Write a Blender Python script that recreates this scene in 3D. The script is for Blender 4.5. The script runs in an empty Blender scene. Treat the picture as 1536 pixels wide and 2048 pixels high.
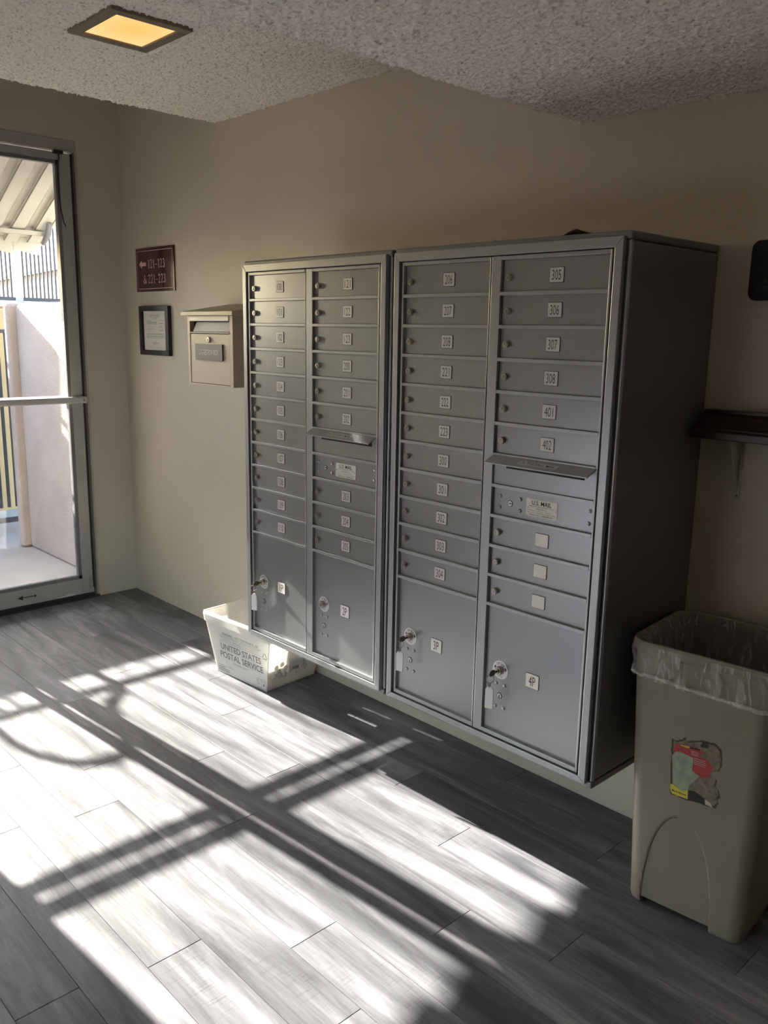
import bpy, bmesh, math, random
import numpy as np
from mathutils import Vector, Matrix

random.seed(7)
SC = bpy.context.scene
COL = SC.collection
PI = math.pi

# ------------------------------------------------------------------ camera
FPX = 1702.36
yaw, pitch, roll = -0.80942, -0.20733, -0.01774
fw = Vector((math.cos(pitch) * math.sin(yaw), math.cos(pitch) * math.cos(yaw), math.sin(pitch)))
rt = Vector((math.cos(yaw), -math.sin(yaw), 0))
dn = fw.cross(rt)
r2 = rt * math.cos(roll) + dn * math.sin(roll)
d2 = -rt * math.sin(roll) + dn * math.cos(roll)
cam_data = bpy.data.cameras.new('camera')
cam = bpy.data.objects.new('camera', cam_data)
COL.objects.link(cam)
M = Matrix((( r2.x, -d2.x, -fw.x, 2.73144), (r2.y, -d2.y, -fw.y, -1.88847), (r2.z, -d2.z, -fw.z, 1.5499), (0, 0, 0, 1)))
cam.matrix_world = M
cam_data.sensor_fit = 'HORIZONTAL'
cam_data.sensor_width = 36
cam_data.lens = FPX / 1536 * 36
cam_data.clip_start = 0.05
SC.camera = cam

# ------------------------------------------------------------------ sky, sun, exposure
SUN_S, SUN_T = 0.457, 0.0766            # slope of the sun's rays and their drift towards the mailbox wall
w = bpy.data.worlds.new('world')
SC.world = w
w.use_nodes = True
nt = w.node_tree
bg = nt.nodes['Background']
sky = nt.nodes.new('ShaderNodeTexSky')
sky.sky_type = 'NISHITA'
sky.sun_disc = False
sky.sun_elevation = math.radians(24.6)
sky.sun_rotation = math.radians(-94)
sky.air_density = 1.0
sky.dust_density = 1.5
nt.links.new(sky.outputs[0], bg.inputs[0])
bg.inputs[1].default_value = 0.7
sun_d = bpy.data.lights.new('sun', 'SUN')
sun_d.energy = 20.0
sun_d.color = (1.0, 0.91, 0.79)
sun_d.angle = math.radians(0.53)
sun = bpy.data.objects.new('sun', sun_d)
COL.objects.link(sun)
sun.rotation_euler = Vector((1, SUN_T, -SUN_S)).to_track_quat('-Z', 'Y').to_euler()
sun.location = (-8, 0, 6)

SC.view_settings.view_transform = 'Standard'
SC.view_settings.look = 'None'
SC.view_settings.gamma = 1
SC.view_settings.use_curve_mapping = False
SC.view_settings.exposure = 1.3
SC.cycles.use_denoising = True
SC.cycles.max_bounces = 12
SC.cycles.diffuse_bounces = 8
SC.cycles.transparent_max_bounces = 16

# ------------------------------------------------------------------ materials
def nodes_of(name):
    m = bpy.data.materials.new(name)
    m.use_nodes = True
    n = m.node_tree
    return m, n, n.nodes['Principled BSDF'], n.links

def mat(name, color, rough=0.5, metal=0.0, bump=0.0, bscale=40, vary=0.0, vscale=6, emit=0, spec=0.5, coat=0):
    m, n, b, L = nodes_of(name)
    b.inputs['Base Color'].default_value = (*color, 1)
    b.inputs['Roughness'].default_value = rough
    b.inputs['Metallic'].default_value = metal
    b.inputs['Specular IOR Level'].default_value = spec
    b.inputs['Coat Weight'].default_value = coat
    if emit:
        b.inputs['Emission Color'].default_value = (*color, 1)
        b.inputs['Emission Strength'].default_value = emit
    if bump or vary:
        tc = n.nodes.new('ShaderNodeTexCoord')
    if bump:
        nz = n.nodes.new('ShaderNodeTexNoise')
        nz.inputs['Scale'].default_value = bscale
        nz.inputs['Detail'].default_value = 4
        bp = n.nodes.new('ShaderNodeBump')
        bp.inputs['Strength'].default_value = bump
        bp.inputs['Distance'].default_value = 0.01
        L.new(tc.outputs['Object'], nz.inputs['Vector'])
        L.new(nz.outputs['Fac'], bp.inputs['Height'])
        L.new(bp.outputs[0], b.inputs['Normal'])
    if vary:
        nz = n.nodes.new('ShaderNodeTexNoise')
        nz.inputs['Scale'].default_value = vscale
        nz.inputs['Detail'].default_value = 5
        rp = n.nodes.new('ShaderNodeValToRGB')
        rp.color_ramp.elements[0].position = 0.3
        rp.color_ramp.elements[1].position = 0.7
        rp.color_ramp.elements[0].color = (*[c * (1 - vary) for c in color], 1)
        rp.color_ramp.elements[1].color = (*[min(1, c * (1 + vary)) for c in color], 1)
        L.new(tc.outputs['Object'], nz.inputs['Vector'])
        L.new(nz.outputs['Fac'], rp.inputs[0])
        L.new(rp.outputs[0], b.inputs['Base Color'])
    return m

def glass_mat(name, tint=(0.96, 0.98, 0.97), haze=0.02):
    m = bpy.data.materials.new(name)
    m.use_nodes = True
    n = m.node_tree
    n.nodes.clear()
    L = n.links
    out = n.nodes.new('ShaderNodeOutputMaterial')
    tr = n.nodes.new('ShaderNodeBsdfTransparent'); tr.inputs[0].default_value = (*tint, 1)
    gl = n.nodes.new('ShaderNodeBsdfGlossy'); gl.inputs['Roughness'].default_value = haze
    fr = n.nodes.new('ShaderNodeFresnel'); fr.inputs[0].default_value = 1.45
    mx = n.nodes.new('ShaderNodeMixShader')
    L.new(fr.outputs[0], mx.inputs[0]); L.new(tr.outputs[0], mx.inputs[1]); L.new(gl.outputs[0], mx.inputs[2])
    L.new(mx.outputs[0], out.inputs[0])
    return m

def film_mat(name):
    """Thin clear plastic film with milky creases."""
    m = bpy.data.materials.new(name)
    m.use_nodes = True
    n = m.node_tree
    n.nodes.clear()
    L = n.links
    out = n.nodes.new('ShaderNodeOutputMaterial')
    tr = n.nodes.new('ShaderNodeBsdfTransparent'); tr.inputs[0].default_value = (0.93, 0.93, 0.93, 1)
    pb = n.nodes.new('ShaderNodeBsdfPrincipled')
    pb.inputs['Base Color'].default_value = (0.75, 0.75, 0.75, 1)
    pb.inputs['Roughness'].default_value = 0.22
    tc = n.nodes.new('ShaderNodeTexCoord')
    mp = n.nodes.new('ShaderNodeMapping'); mp.inputs['Scale'].default_value = (9, 9, 2.2)
    nz = n.nodes.new('ShaderNodeTexNoise'); nz.inputs['Scale'].default_value = 5; nz.inputs['Detail'].default_value = 6
    nz.inputs['Distortion'].default_value = 1.4
    rp = n.nodes.new('ShaderNodeValToRGB')
    rp.color_ramp.elements[0].position = 0.46; rp.color_ramp.elements[0].color = (0.10, 0.10, 0.10, 1)
    rp.color_ramp.elements[1].position = 0.72; rp.color_ramp.elements[1].color = (0.6, 0.6, 0.6, 1)
    bp = n.nodes.new('ShaderNodeBump'); bp.inputs['Strength'].default_value = 0.8; bp.inputs['Distance'].default_value = 0.01
    mx = n.nodes.new('ShaderNodeMixShader')
    L.new(tc.outputs['Object'], mp.inputs[0]); L.new(mp.outputs[0], nz.inputs['Vector'])
    L.new(nz.outputs['Fac'], rp.inputs[0]); L.new(nz.outputs['Fac'], bp.inputs['Height']); L.new(bp.outputs[0], pb.inputs['Normal'])
    L.new(rp.outputs[0], mx.inputs[0]); L.new(tr.outputs[0], mx.inputs[1]); L.new(pb.outputs[0], mx.inputs[2])
    L.new(mx.outputs[0], out.inputs[0])
    return m

def plank_mat():
    m, n, b, L = nodes_of('vinyl_plank')
    tc = n.nodes.new('ShaderNodeTexCoord')
    oi = n.nodes.new('ShaderNodeObjectInfo')
    sc = n.nodes.new('ShaderNodeVectorMath'); sc.operation = 'SCALE'
    cb = n.nodes.new('ShaderNodeCombineXYZ')
    sc.inputs['Scale'].default_value = 37.0
    for i in range(3): L.new(oi.outputs['Random'], cb.inputs[i])
    L.new(cb.outputs[0], sc.inputs[0])
    ad = n.nodes.new('ShaderNodeVectorMath'); ad.operation = 'ADD'
    L.new(tc.outputs['Object'], ad.inputs[0]); L.new(sc.outputs[0], ad.inputs[1])
    def noise(scale, det, rough=0.6, dist=0.0):
        mp = n.nodes.new('ShaderNodeMapping'); mp.inputs['Scale'].default_value = scale
        nz = n.nodes.new('ShaderNodeTexNoise'); nz.inputs['Scale'].default_value = 1.0
        nz.inputs['Detail'].default_value = det; nz.inputs['Roughness'].default_value = rough; nz.inputs['Distortion'].default_value = dist
        L.new(ad.outputs[0], mp.inputs[0]); L.new(mp.outputs[0], nz.inputs['Vector'])
        return nz
    broad = noise((1.6, 11, 1), 5, 0.62, 0.6)        # long cloudy figure
    grain = noise((7, 120, 1), 4, 0.6, 0.3)          # fine grain lines along the plank
    saw = noise((230, 14, 1), 3, 0.55, 0.5)          # saw marks across it
    mask = noise((3, 9, 1), 3)
    rp = n.nodes.new('ShaderNodeValToRGB')
    e = rp.color_ramp.elements
    e[0].position = 0.33; e[0].color = (0.068, 0.070, 0.084, 1)
    e[1].position = 0.70; e[1].color = (0.262, 0.268, 0.298, 1)
    k = e.new(0.52); k.color = (0.150, 0.154, 0.178, 1)
    L.new(broad.outputs['Fac'], rp.inputs[0])
    # per-plank tone
    mr = n.nodes.new('ShaderNodeMapRange'); mr.inputs['To Min'].default_value = 0.86; mr.inputs['To Max'].default_value = 1.16
    L.new(oi.outputs['Random'], mr.inputs['Value'])
    gr = n.nodes.new('ShaderNodeMapRange'); gr.inputs['From Min'].default_value = 0.3; gr.inputs['From Max'].default_value = 0.7
    gr.inputs['To Min'].default_value = 0.80; gr.inputs['To Max'].default_value = 1.15
    L.new(grain.outputs['Fac'], gr.inputs['Value'])
    mk = n.nodes.new('ShaderNodeMapRange'); mk.inputs['From Min'].default_value = 0.48; mk.inputs['From Max'].default_value = 0.62
    L.new(mask.outputs['Fac'], mk.inputs['Value'])
    sw = n.nodes.new('ShaderNodeMapRange'); sw.inputs['From Min'].default_value = 0.52; sw.inputs['From Max'].default_value = 0.64
    L.new(saw.outputs['Fac'], sw.inputs['Value'])
    sm = n.nodes.new('ShaderNodeMath'); sm.operation = 'MULTIPLY'
    L.new(mk.outputs[0], sm.inputs[0]); L.new(sw.outputs[0], sm.inputs[1])
    s2 = n.nodes.new('ShaderNodeMapRange'); s2.inputs['To Min'].default_value = 1.0; s2.inputs['To Max'].default_value = 0.80
    L.new(sm.outputs[0], s2.inputs['Value'])
    m1 = n.nodes.new('ShaderNodeMath'); m1.operation = 'MULTIPLY'
    L.new(mr.outputs[0], m1.inputs[0]); L.new(gr.outputs[0], m1.inputs[1])
    m2 = n.nodes.new('ShaderNodeMath'); m2.operation = 'MULTIPLY'
    L.new(m1.outputs[0], m2.inputs[0]); L.new(s2.outputs[0], m2.inputs[1])
    vs = n.nodes.new('ShaderNodeVectorMath'); vs.operation = 'SCALE'
    L.new(rp.outputs[0], vs.inputs[0]); L.new(m2.outputs[0], vs.inputs['Scale'])
    L.new(vs.outputs[0], b.inputs['Base Color'])
    b.inputs['Roughness'].default_value = 0.48
    b.inputs['Specular IOR Level'].default_value = 0.4
    hs = n.nodes.new('ShaderNodeMath'); hs.operation = 'SUBTRACT'
    L.new(grain.outputs['Fac'], hs.inputs[0]); L.new(sm.outputs[0], hs.inputs[1])
    bp = n.nodes.new('ShaderNodeBump'); bp.inputs['Strength'].default_value = 0.10; bp.inputs['Distance'].default_value = 0.004
    L.new(hs.outputs[0], bp.inputs['Height']); L.new(bp.outputs[0], b.inputs['Normal'])
    return m

def popcorn_mat():
    m, n, b, L = nodes_of('popcorn_ceiling')
    tc = n.nodes.new('ShaderNodeTexCoord')
    vo = n.nodes.new('ShaderNodeTexVoronoi'); vo.inputs['Scale'].default_value = 95
    nz = n.nodes.new('ShaderNodeTexNoise'); nz.inputs['Scale'].default_value = 80; nz.inputs['Detail'].default_value = 3
    rp = n.nodes.new('ShaderNodeValToRGB')
    rp.color_ramp.elements[0].position = 0.30; rp.color_ramp.elements[0].color = (0.58, 0.53, 0.46, 1)  # darker specks: shade between the grains, painted into the base colour
    rp.color_ramp.elements[1].position = 0.47; rp.color_ramp.elements[1].color = (0.94, 0.88, 0.79, 1)
    L.new(tc.outputs['Object'], vo.inputs['Vector']); L.new(tc.outputs['Object'], nz.inputs['Vector'])
    L.new(nz.outputs['Fac'], rp.inputs[0]); L.new(rp.outputs[0], b.inputs['Base Color'])
    bp = n.nodes.new('ShaderNodeBump'); bp.inputs['Strength'].default_value = 0.5; bp.inputs['Distance'].default_value = 0.006
    L.new(vo.outputs['Distance'], bp.inputs['Height']); L.new(bp.outputs[0], b.inputs['Normal'])
    b.inputs['Roughness'].default_value = 0.95
    return m

def tub_mat():
    """White plastic sheet, slightly translucent."""
    m, n, b, L = nodes_of('tub_plastic')
    b.inputs['Base Color'].default_value = (0.80, 0.80, 0.80, 1)
    b.inputs['Roughness'].default_value = 0.4
    tl = n.nodes.new('ShaderNodeBsdfTranslucent'); tl.inputs[0].default_value = (0.8, 0.78, 0.74, 1)
    mx = n.nodes.new('ShaderNodeMixShader'); mx.inputs[0].default_value = 0.45
    out = n.nodes['Material Output']
    L.new(b.outputs[0], mx.inputs[1]); L.new(tl.outputs[0], mx.inputs[2]); L.new(mx.outputs[0], out.inputs[0])
    return m

WALL = mat('wall_paint', (0.53, 0.475, 0.395), 0.5, bump=0.12, bscale=60, vary=0.03, vscale=1.5)
WALL_L = mat('wall_paint_light', (0.54, 0.51, 0.45), 0.55, bump=0.12, bscale=60, vary=0.03, vscale=2)
PLANK = plank_mat()
SUBFLOOR = mat('subfloor', (0.03, 0.03, 0.03), 0.9)
POPCORN = popcorn_mat()
SOFFIT = mat('soffit_paint', (0.55, 0.51, 0.45), 0.8)
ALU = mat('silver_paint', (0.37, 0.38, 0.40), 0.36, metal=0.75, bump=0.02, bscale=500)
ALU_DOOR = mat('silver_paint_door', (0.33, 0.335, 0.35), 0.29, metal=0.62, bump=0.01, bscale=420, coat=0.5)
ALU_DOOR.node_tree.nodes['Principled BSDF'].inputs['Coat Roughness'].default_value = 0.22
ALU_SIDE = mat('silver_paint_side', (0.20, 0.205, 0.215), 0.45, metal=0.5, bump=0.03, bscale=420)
DARK = mat('dark_gap', (0.012, 0.012, 0.013), 0.7)
NICKEL = mat('nickel', (0.50, 0.47, 0.42), 0.30, metal=1.0)
STEEL = mat('steel', (0.55, 0.55, 0.56), 0.3, metal=1.0)
DISC = mat('lock_plate', (0.72, 0.72, 0.72), 0.35, metal=0.5)
PLATE = mat('number_plate', (0.60, 0.60, 0.60), 0.42, metal=0.25)
PLATE_W = mat('parcel_plate', (0.80, 0.79, 0.78), 0.45, metal=0.0)
INK = mat('black_ink', (0.015, 0.015, 0.017), 0.6)
INK_G = mat('grey_ink', (0.16, 0.16, 0.17), 0.7)
INK_L = mat('pale_grey_ink', (0.34, 0.34, 0.35), 0.7)
LABEL_M = mat('mail_label', (0.66, 0.65, 0.62), 0.5, metal=0.2)
WHITE_PL = mat('white_plastic', (0.82, 0.82, 0.82), 0.35)
BRONZE = mat('dark_key', (0.20, 0.15, 0.11), 0.35, metal=0.9)
FRAME_G = mat('door_aluminium', (0.42, 0.43, 0.44), 0.42, metal=0.35, vary=0.06, vscale=9)
FRAME_D = mat('door_bead', (0.20, 0.20, 0.21), 0.5, metal=0.3)
FRAME_P = mat('painted_door_frame', (0.40, 0.385, 0.345), 0.5, vary=0.04)
RUBBER = mat('black_rubber', (0.02, 0.02, 0.022), 0.7)
BAR_M = mat('push_bar_aluminium', (0.62, 0.62, 0.63), 0.3, metal=0.7)
GLASS = glass_mat('door_glass')
MAROON = mat('maroon_sign', (0.060, 0.010, 0.016), 0.12, coat=0.5)
PINK_P = mat('pink_print', (0.56, 0.38, 0.36), 0.5)
BLACK_F = mat('black_frame', (0.008, 0.010, 0.013), 0.35)
PAPER = mat('paper', (0.62, 0.61, 0.55), 0.7)
PAPER_W = mat('white_paper', (0.80, 0.80, 0.78), 0.7)
TAN = mat('tan_metal', (0.40, 0.34, 0.265), 0.45, metal=0.15, bump=0.04, bscale=300)
TAN_L = mat('cream_flap', (0.78, 0.70, 0.60), 0.35)  # cream slot flap, paler than the tan box
PLAQUE = mat('plaque', (0.085, 0.072, 0.072), 0.4)
PLAQUE_T = mat('plaque_print', (0.62, 0.58, 0.56), 0.5)
TUB = tub_mat()
CAN = mat('can_plastic', (0.235, 0.203, 0.163), 0.5, bump=0.06, bscale=300, vary=0.04, vscale=8)
FILM = film_mat('bag_film')
WOOD = mat('dark_wood', (0.028, 0.010, 0.007), 0.35, vary=0.3, vscale=12)
BRKT = mat('white_bracket', (0.45, 0.43, 0.39), 0.5)
BLACK_G = mat('black_panel', (0.003, 0.003, 0.004), 0.4)
ST_RED = mat('sticker_red', (0.36, 0.035, 0.04), 0.5, vary=0.15, vscale=60)
ST_GRN = mat('sticker_green', (0.27, 0.32, 0.24), 0.6, vary=0.2, vscale=50)
ST_YEL = mat('sticker_yellow', (0.62, 0.50, 0.07), 0.5)
ST_BLK = mat('sticker_black', (0.014, 0.014, 0.014), 0.5)
ST_RES = mat('sticker_residue', (0.20, 0.165, 0.13), 0.9, vary=0.3, vscale=70)
ST_EDGE = mat('sticker_grime', (0.075, 0.062, 0.05), 0.9)
ST_WHT = mat('sticker_white', (0.5, 0.45, 0.4), 0.7)
LIGHT_TRIM = mat('lamp_trim', (0.20, 0.155, 0.105), 0.6, vary=0.15, vscale=40)
STUCCO = mat('pink_stucco', (0.31, 0.245, 0.22), 0.9, bump=0.5, bscale=90, vary=0.10, vscale=3)
STUCCO_T = mat('tan_stucco', (0.46, 0.315, 0.155), 0.9, bump=0.4, bscale=60, vary=0.05)
STUCCO_P = mat('pale_pink_stucco', (0.40, 0.31, 0.265), 0.9, bump=0.3, bscale=60, vary=0.04)
STUCCO_W = mat('white_stucco', (0.70, 0.68, 0.67), 0.9, bump=0.3, bscale=60)
CONCRETE = mat('concrete', (0.30, 0.262, 0.245), 0.85, bump=0.3, bscale=50, vary=0.10, vscale=3)
IRON = mat('black_iron', (0.03, 0.028, 0.035), 0.5)
IRON_G = mat('grey_steel_post', (0.32, 0.34, 0.36), 0.5)
AWN = mat('awning_aluminium', (0.52, 0.49, 0.42), 0.5, vary=0.05)
AWN_D = mat('awning_beam', (0.42, 0.39, 0.33), 0.5)
WHITE_CURB = mat('white_curb', (0.85, 0.86, 0.88), 0.7)

# ------------------------------------------------------------------ geometry helpers
class MB:
    def __init__(s):
        s.v, s.f, s.m, s.mats = [], [], [], []
    def mi(s, m):
        if m not in s.mats: s.mats.append(m)
        return s.mats.index(m)
    def add(s, vs, fs, m):
        o = len(s.v); i = s.mi(m)
        s.v += [tuple(p) for p in vs]
        s.f += [tuple(o + k for k in f) for f in fs]
        s.m += [i] * len(fs)
        return s
    def box(s, x0, x1, y0, y1, z0, z1, m):
        vs = [(x, y, z) for z in (z0, z1) for y in (y0, y1) for x in (x0, x1)]
        fs = [(0, 2, 3, 1), (4, 5, 7, 6), (0, 1, 5, 4), (2, 6, 7, 3), (0, 4, 6, 2), (1, 3, 7, 5)]
        return s.add(vs, fs, m)
    def hexa(s, a, b, m):
        """Two quads a and b (4 points each) joined."""
        vs = list(a) + list(b)
        fs = [(3, 2, 1, 0), (4, 5, 6, 7)] + [(i, (i + 1) % 4, 4 + (i + 1) % 4, 4 + i) for i in range(4)]
        return s.add(vs, fs, m)
    def prism(s, pts, m, d=(0, 0, 1), cap=True):
        """Closed outline of 3-D points, extruded along d."""
        n = len(pts); d = Vector(d)
        vs = [tuple(p) for p in pts] + [tuple(Vector(p) + d) for p in pts]
        fs = [(i, (i + 1) % n, n + (i + 1) % n, n + i) for i in range(n)]
        if cap: fs += [tuple(range(n - 1, -1, -1)), tuple(range(n, 2 * n))]
        return s.add(vs, fs, m)
    def lathe(s, c, ax, prof, m, n=20, cap=True):
        """Profile of (radius, height) pairs turned about axis ax from point c."""
        ax = Vector(ax).normalized()
        u = ax.orthogonal().normalized(); v = ax.cross(u); c = Vector(c)
        vs, fs = [], []
        for r, h in prof:
            for k in range(n):
                a = 2 * PI * k / n
                vs.append(c + ax * h + (u * math.cos(a) + v * math.sin(a)) * r)
        for j in range(len(prof) - 1):
            for k in range(n):
                k2 = (k + 1) % n
                fs.append((j * n + k, j * n + k2, (j + 1) * n + k2, (j + 1) * n + k))
        if cap:
            fs.append(tuple(range(n - 1, -1, -1))); q = (len(prof) - 1) * n
            fs.append(tuple(range(q, q + n)))
        return s.add(vs, fs, m)
    def tube(s, path, r, m, n=8, closed=False):
        P = [Vector(p) for p in path]; N = len(P); vs, fs = [], []
        prev = None
        for i in range(N):
            if closed: t = (P[(i + 1) % N] - P[i - 1]).normalized()
            else: t = (P[min(i + 1, N - 1)] - P[max(i - 1, 0)]).normalized()
            u = t.orthogonal().normalized() if prev is None else (prev - t * prev.dot(t)).normalized()
            prev = u; v = t.cross(u)
            rr = r[i] if isinstance(r, (list, tuple)) else r
            for k in range(n):
                a = 2 * PI * k / n
                vs.append(P[i] + (u * math.cos(a) + v * math.sin(a)) * rr)
        for i in range(N if closed else N - 1):
            j = (i + 1) % N
            for k in range(n):
                k2 = (k + 1) % n
                fs.append((i * n + k, i * n + k2, j * n + k2, j * n + k))
        if not closed:
            fs.append(tuple(range(n - 1, -1, -1))); fs.append(tuple(range((N - 1) * n, N * n)))
        return s.add(vs, fs, m)
    def build(s, name, parent=None, loc=None, bevel=0, smooth=None, seg=2):
        me = bpy.data.meshes.new(name)
        o = Vector(loc) if loc is not None else Vector((0, 0, 0))
        me.from_pydata([tuple(Vector(p) - o) for p in s.v], [], s.f)
        for m in s.mats: me.materials.append(m)
        me.polygons.foreach_set('material_index', s.m)
        me.update()
        if smooth:
            me.polygons.foreach_set('use_smooth', [True] * len(me.polygons))
            me.set_sharp_from_angle(angle=math.radians(smooth))
        ob = bpy.data.objects.new(name, me)
        COL.objects.link(ob)
        if parent is not None:
            ob.parent = parent
            par_w = world_loc(parent)
            ob.location = o - par_w if loc is not None else -par_w
        elif loc is not None:
            ob.location = o
        if bevel:
            b = ob.modifiers.new('edge', 'BEVEL'); b.width = bevel; b.segments = seg
            b.limit_method = 'ANGLE'; b.angle_limit = math.radians(40)
        return ob

def world_loc(o):
    p = Vector(o.location)
    while o.parent is not None:
        o = o.parent; p += Vector(o.location)
    return p

def tag(o, label=None, cat=None, group=None, kind=None):
    if label: o['label'] = label
    if cat: o['category'] = cat
    if group: o['group'] = group
    if kind: o['kind'] = kind
    return o

def thing(name, loc, label, cat, group=None, kind=None):
    e = bpy.data.objects.new(name, None)
    e.empty_display_size = 0.05
    COL.objects.link(e)
    e.location = loc
    return tag(e, label, cat, group, kind)

_tx = {}
def text2d(s, bold=0.0, shear=0.0):
    """Outline font text as a flat mesh: (verts 2-D, faces), unit em."""
    k = (s, bold, shear)
    if k in _tx: return _tx[k]
    cu = bpy.data.curves.new('t', 'FONT')
    cu.body = s; cu.size = 1.0; cu.offset = bold; cu.shear = shear; cu.resolution_u = 3
    ob = bpy.data.objects.new('t', cu)
    COL.objects.link(ob)
    bpy.context.view_layer.update()
    me = ob.to_mesh()
    vs = [(v.co.x, v.co.y) for v in me.vertices]
    fs = [tuple(p.vertices) for p in me.polygons]
    ob.to_mesh_clear()
    bpy.data.objects.remove(ob); bpy.data.curves.remove(cu)
    _tx[k] = (vs, fs)
    return _tx[k]

def put_text(mb, s, at, u, v, w=None, h=None, m=None, bold=0.0, shear=0.0, anchor='c'):
    """Text fitted into w x h on the plane spanned by u, v; at = centre (or left middle)."""
    vs, fs = text2d(s, bold, shear)
    if not vs: return
    xs = [p[0] for p in vs]; ys = [p[1] for p in vs]
    x0, x1, y0, y1 = min(xs), max(xs), min(ys), max(ys)
    sy = h / (y1 - y0) if h else None
    sx = w / (x1 - x0) if w else sy
    if sy is None: sy = sx
    at, u, v = Vector(at), Vector(u), Vector(v)
    cx = (x0 + x1) / 2 if anchor == 'c' else x0
    cy = (y0 + y1) / 2
    mb.add([at + u * ((x - cx) * sx) + v * ((y - cy) * sy) for x, y in vs], fs, m)

def rrect(x0, x1, y0, y1, r, n=4):
    pts = []
    for cx, cy, a0 in ((x1 - r, y1 - r, 0), (x0 + r, y1 - r, 90), (x0 + r, y0 + r, 180), (x1 - r, y0 + r, 270)):
        for k in range(n + 1):
            a = math.radians(a0 + 90 * k / n)
            pts.append((cx + r * math.cos(a), cy + r * math.sin(a)))
    return pts

D = 0.465          # the mailbox wall's face
XL = -1.917        # the left wall's face

# ------------------------------------------------------------------ room shell
def structure(name, mb, label=None, bevel=0, parent=None):
    o = mb.build(name, parent=parent, bevel=bevel)
    if parent is None:
        o['kind'] = 'structure'
        if label: o['label'] = label
    return o

XR, YF = 4.3, -2.9
m = MB().box(-2.07, XR + .12, D, D + .12, -.1, 3.1, WALL)
structure('wall_back', m, 'long beige wall behind the silver mailbox cabinets')
m = MB()
OY0, OY1, OZ = -1.448, 0.225, 2.515       # door opening in the left wall
m.box(-2.07, XL, OY1, D, -.1, 3.1, WALL_L)
m.box(-2.07, XL, OY0, OY1, OZ, 3.1, WALL_L)
SY0, SY1, SZ_0, SZ_1 = -2.84, -1.95, .42, 1.58     # added storefront opening, out of view, for extra sun and floor bounce
m.box(-2.07, XL, SY1, OY0, -.1, 3.1, WALL_L)
m.box(-2.07, XL, YF, SY0, -.1, 3.1, WALL_L)
m.box(-2.07, XL, SY0, SY1, -.1, SZ_0, WALL_L)
m.box(-2.07, XL, SY0, SY1, SZ_1, 3.1, WALL_L)
structure('wall_left', m, 'beige end wall around the glass entrance door')
m = MB().box(XR, XR + .12, YF, D, -.1, 3.1, WALL)
structure('wall_right', m, 'beige wall at the dark end of the lobby')
# front wall; its low window is added out of view for fill light
FILL_WINS = [(-0.70, 1.20, 0.04, 1.0)]
m = MB()
xs_ = [-2.07] + [v for w_ in FILL_WINS for v in w_[:2]] + [XR + .12]
for i in range(0, len(xs_), 2):
    m.box(xs_[i], xs_[i + 1], YF - .12, YF, -.1, 3.1, WALL)
for x0, x1, z0, z1 in FILL_WINS:
    m.box(x0, x1, YF - .12, YF, -.1, z0, WALL)
    m.box(x0, x1, YF - .12, YF, z1, 3.1, WALL)
structure('wall_front', m, 'beige wall with an added low window opposite the mailboxes')
for i, (WX0, WX1, WZ0, WZ1) in enumerate(FILL_WINS):
    win = thing('window_%d' % (i + 1), ((WX0 + WX1) / 2, YF - .06, WZ0), 'added low aluminium window for fill light, opposite the mailbox cabinets', 'window', kind='structure')
    del win['category']
    xm = (WX0 + WX1) / 2
    m = MB()
    for a, b_, c, d_ in ((WX0, WX1, WZ0, WZ0 + .05), (WX0, WX1, WZ1 - .05, WZ1), (WX0, WX0 + .05, WZ0 + .05, WZ1 - .05), (WX1 - .05, WX1, WZ0 + .05, WZ1 - .05), (xm - .025, xm + .025, WZ0 + .05, WZ1 - .05)):
        m.box(a, b_, YF - .09, YF - .03, c, d_, FRAME_G)
    m.build('window_frame', win)
    for a, b_ in ((WX0 + .05, xm - .025), (xm + .025, WX1 - .05)):
        MB().box(a, b_, YF - .064, YF - .058, WZ0 + .05, WZ1 - .05, GLASS).build('pane', win)

win = thing('window_2', (-2.0, (SY0 + SY1) / 2, SZ_0), 'added storefront window for extra sun, in the door wall beyond the second door leaf', 'window', kind='structure')
del win['category']
ym = (SY0 + SY1) / 2
m = MB()
for a, b_, c, d_ in ((SY0, SY1, SZ_0, SZ_0 + .05), (SY0, SY1, SZ_1 - .05, SZ_1), (SY0, SY0 + .05, SZ_0 + .05, SZ_1 - .05), (SY1 - .05, SY1, SZ_0 + .05, SZ_1 - .05), (ym - .025, ym + .025, SZ_0 + .05, SZ_1 - .05)):
    m.box(-2.02, -1.96, a, b_, c, d_, FRAME_G)
m.build('window_frame', win)
for a, b_ in ((SY0 + .05, ym - .025), (ym + .025, SY1 - .05)):
    MB().box(-1.993, -1.987, a, b_, SZ_0 + .05, SZ_1 - .05, GLASS).build('pane', win)

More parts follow.
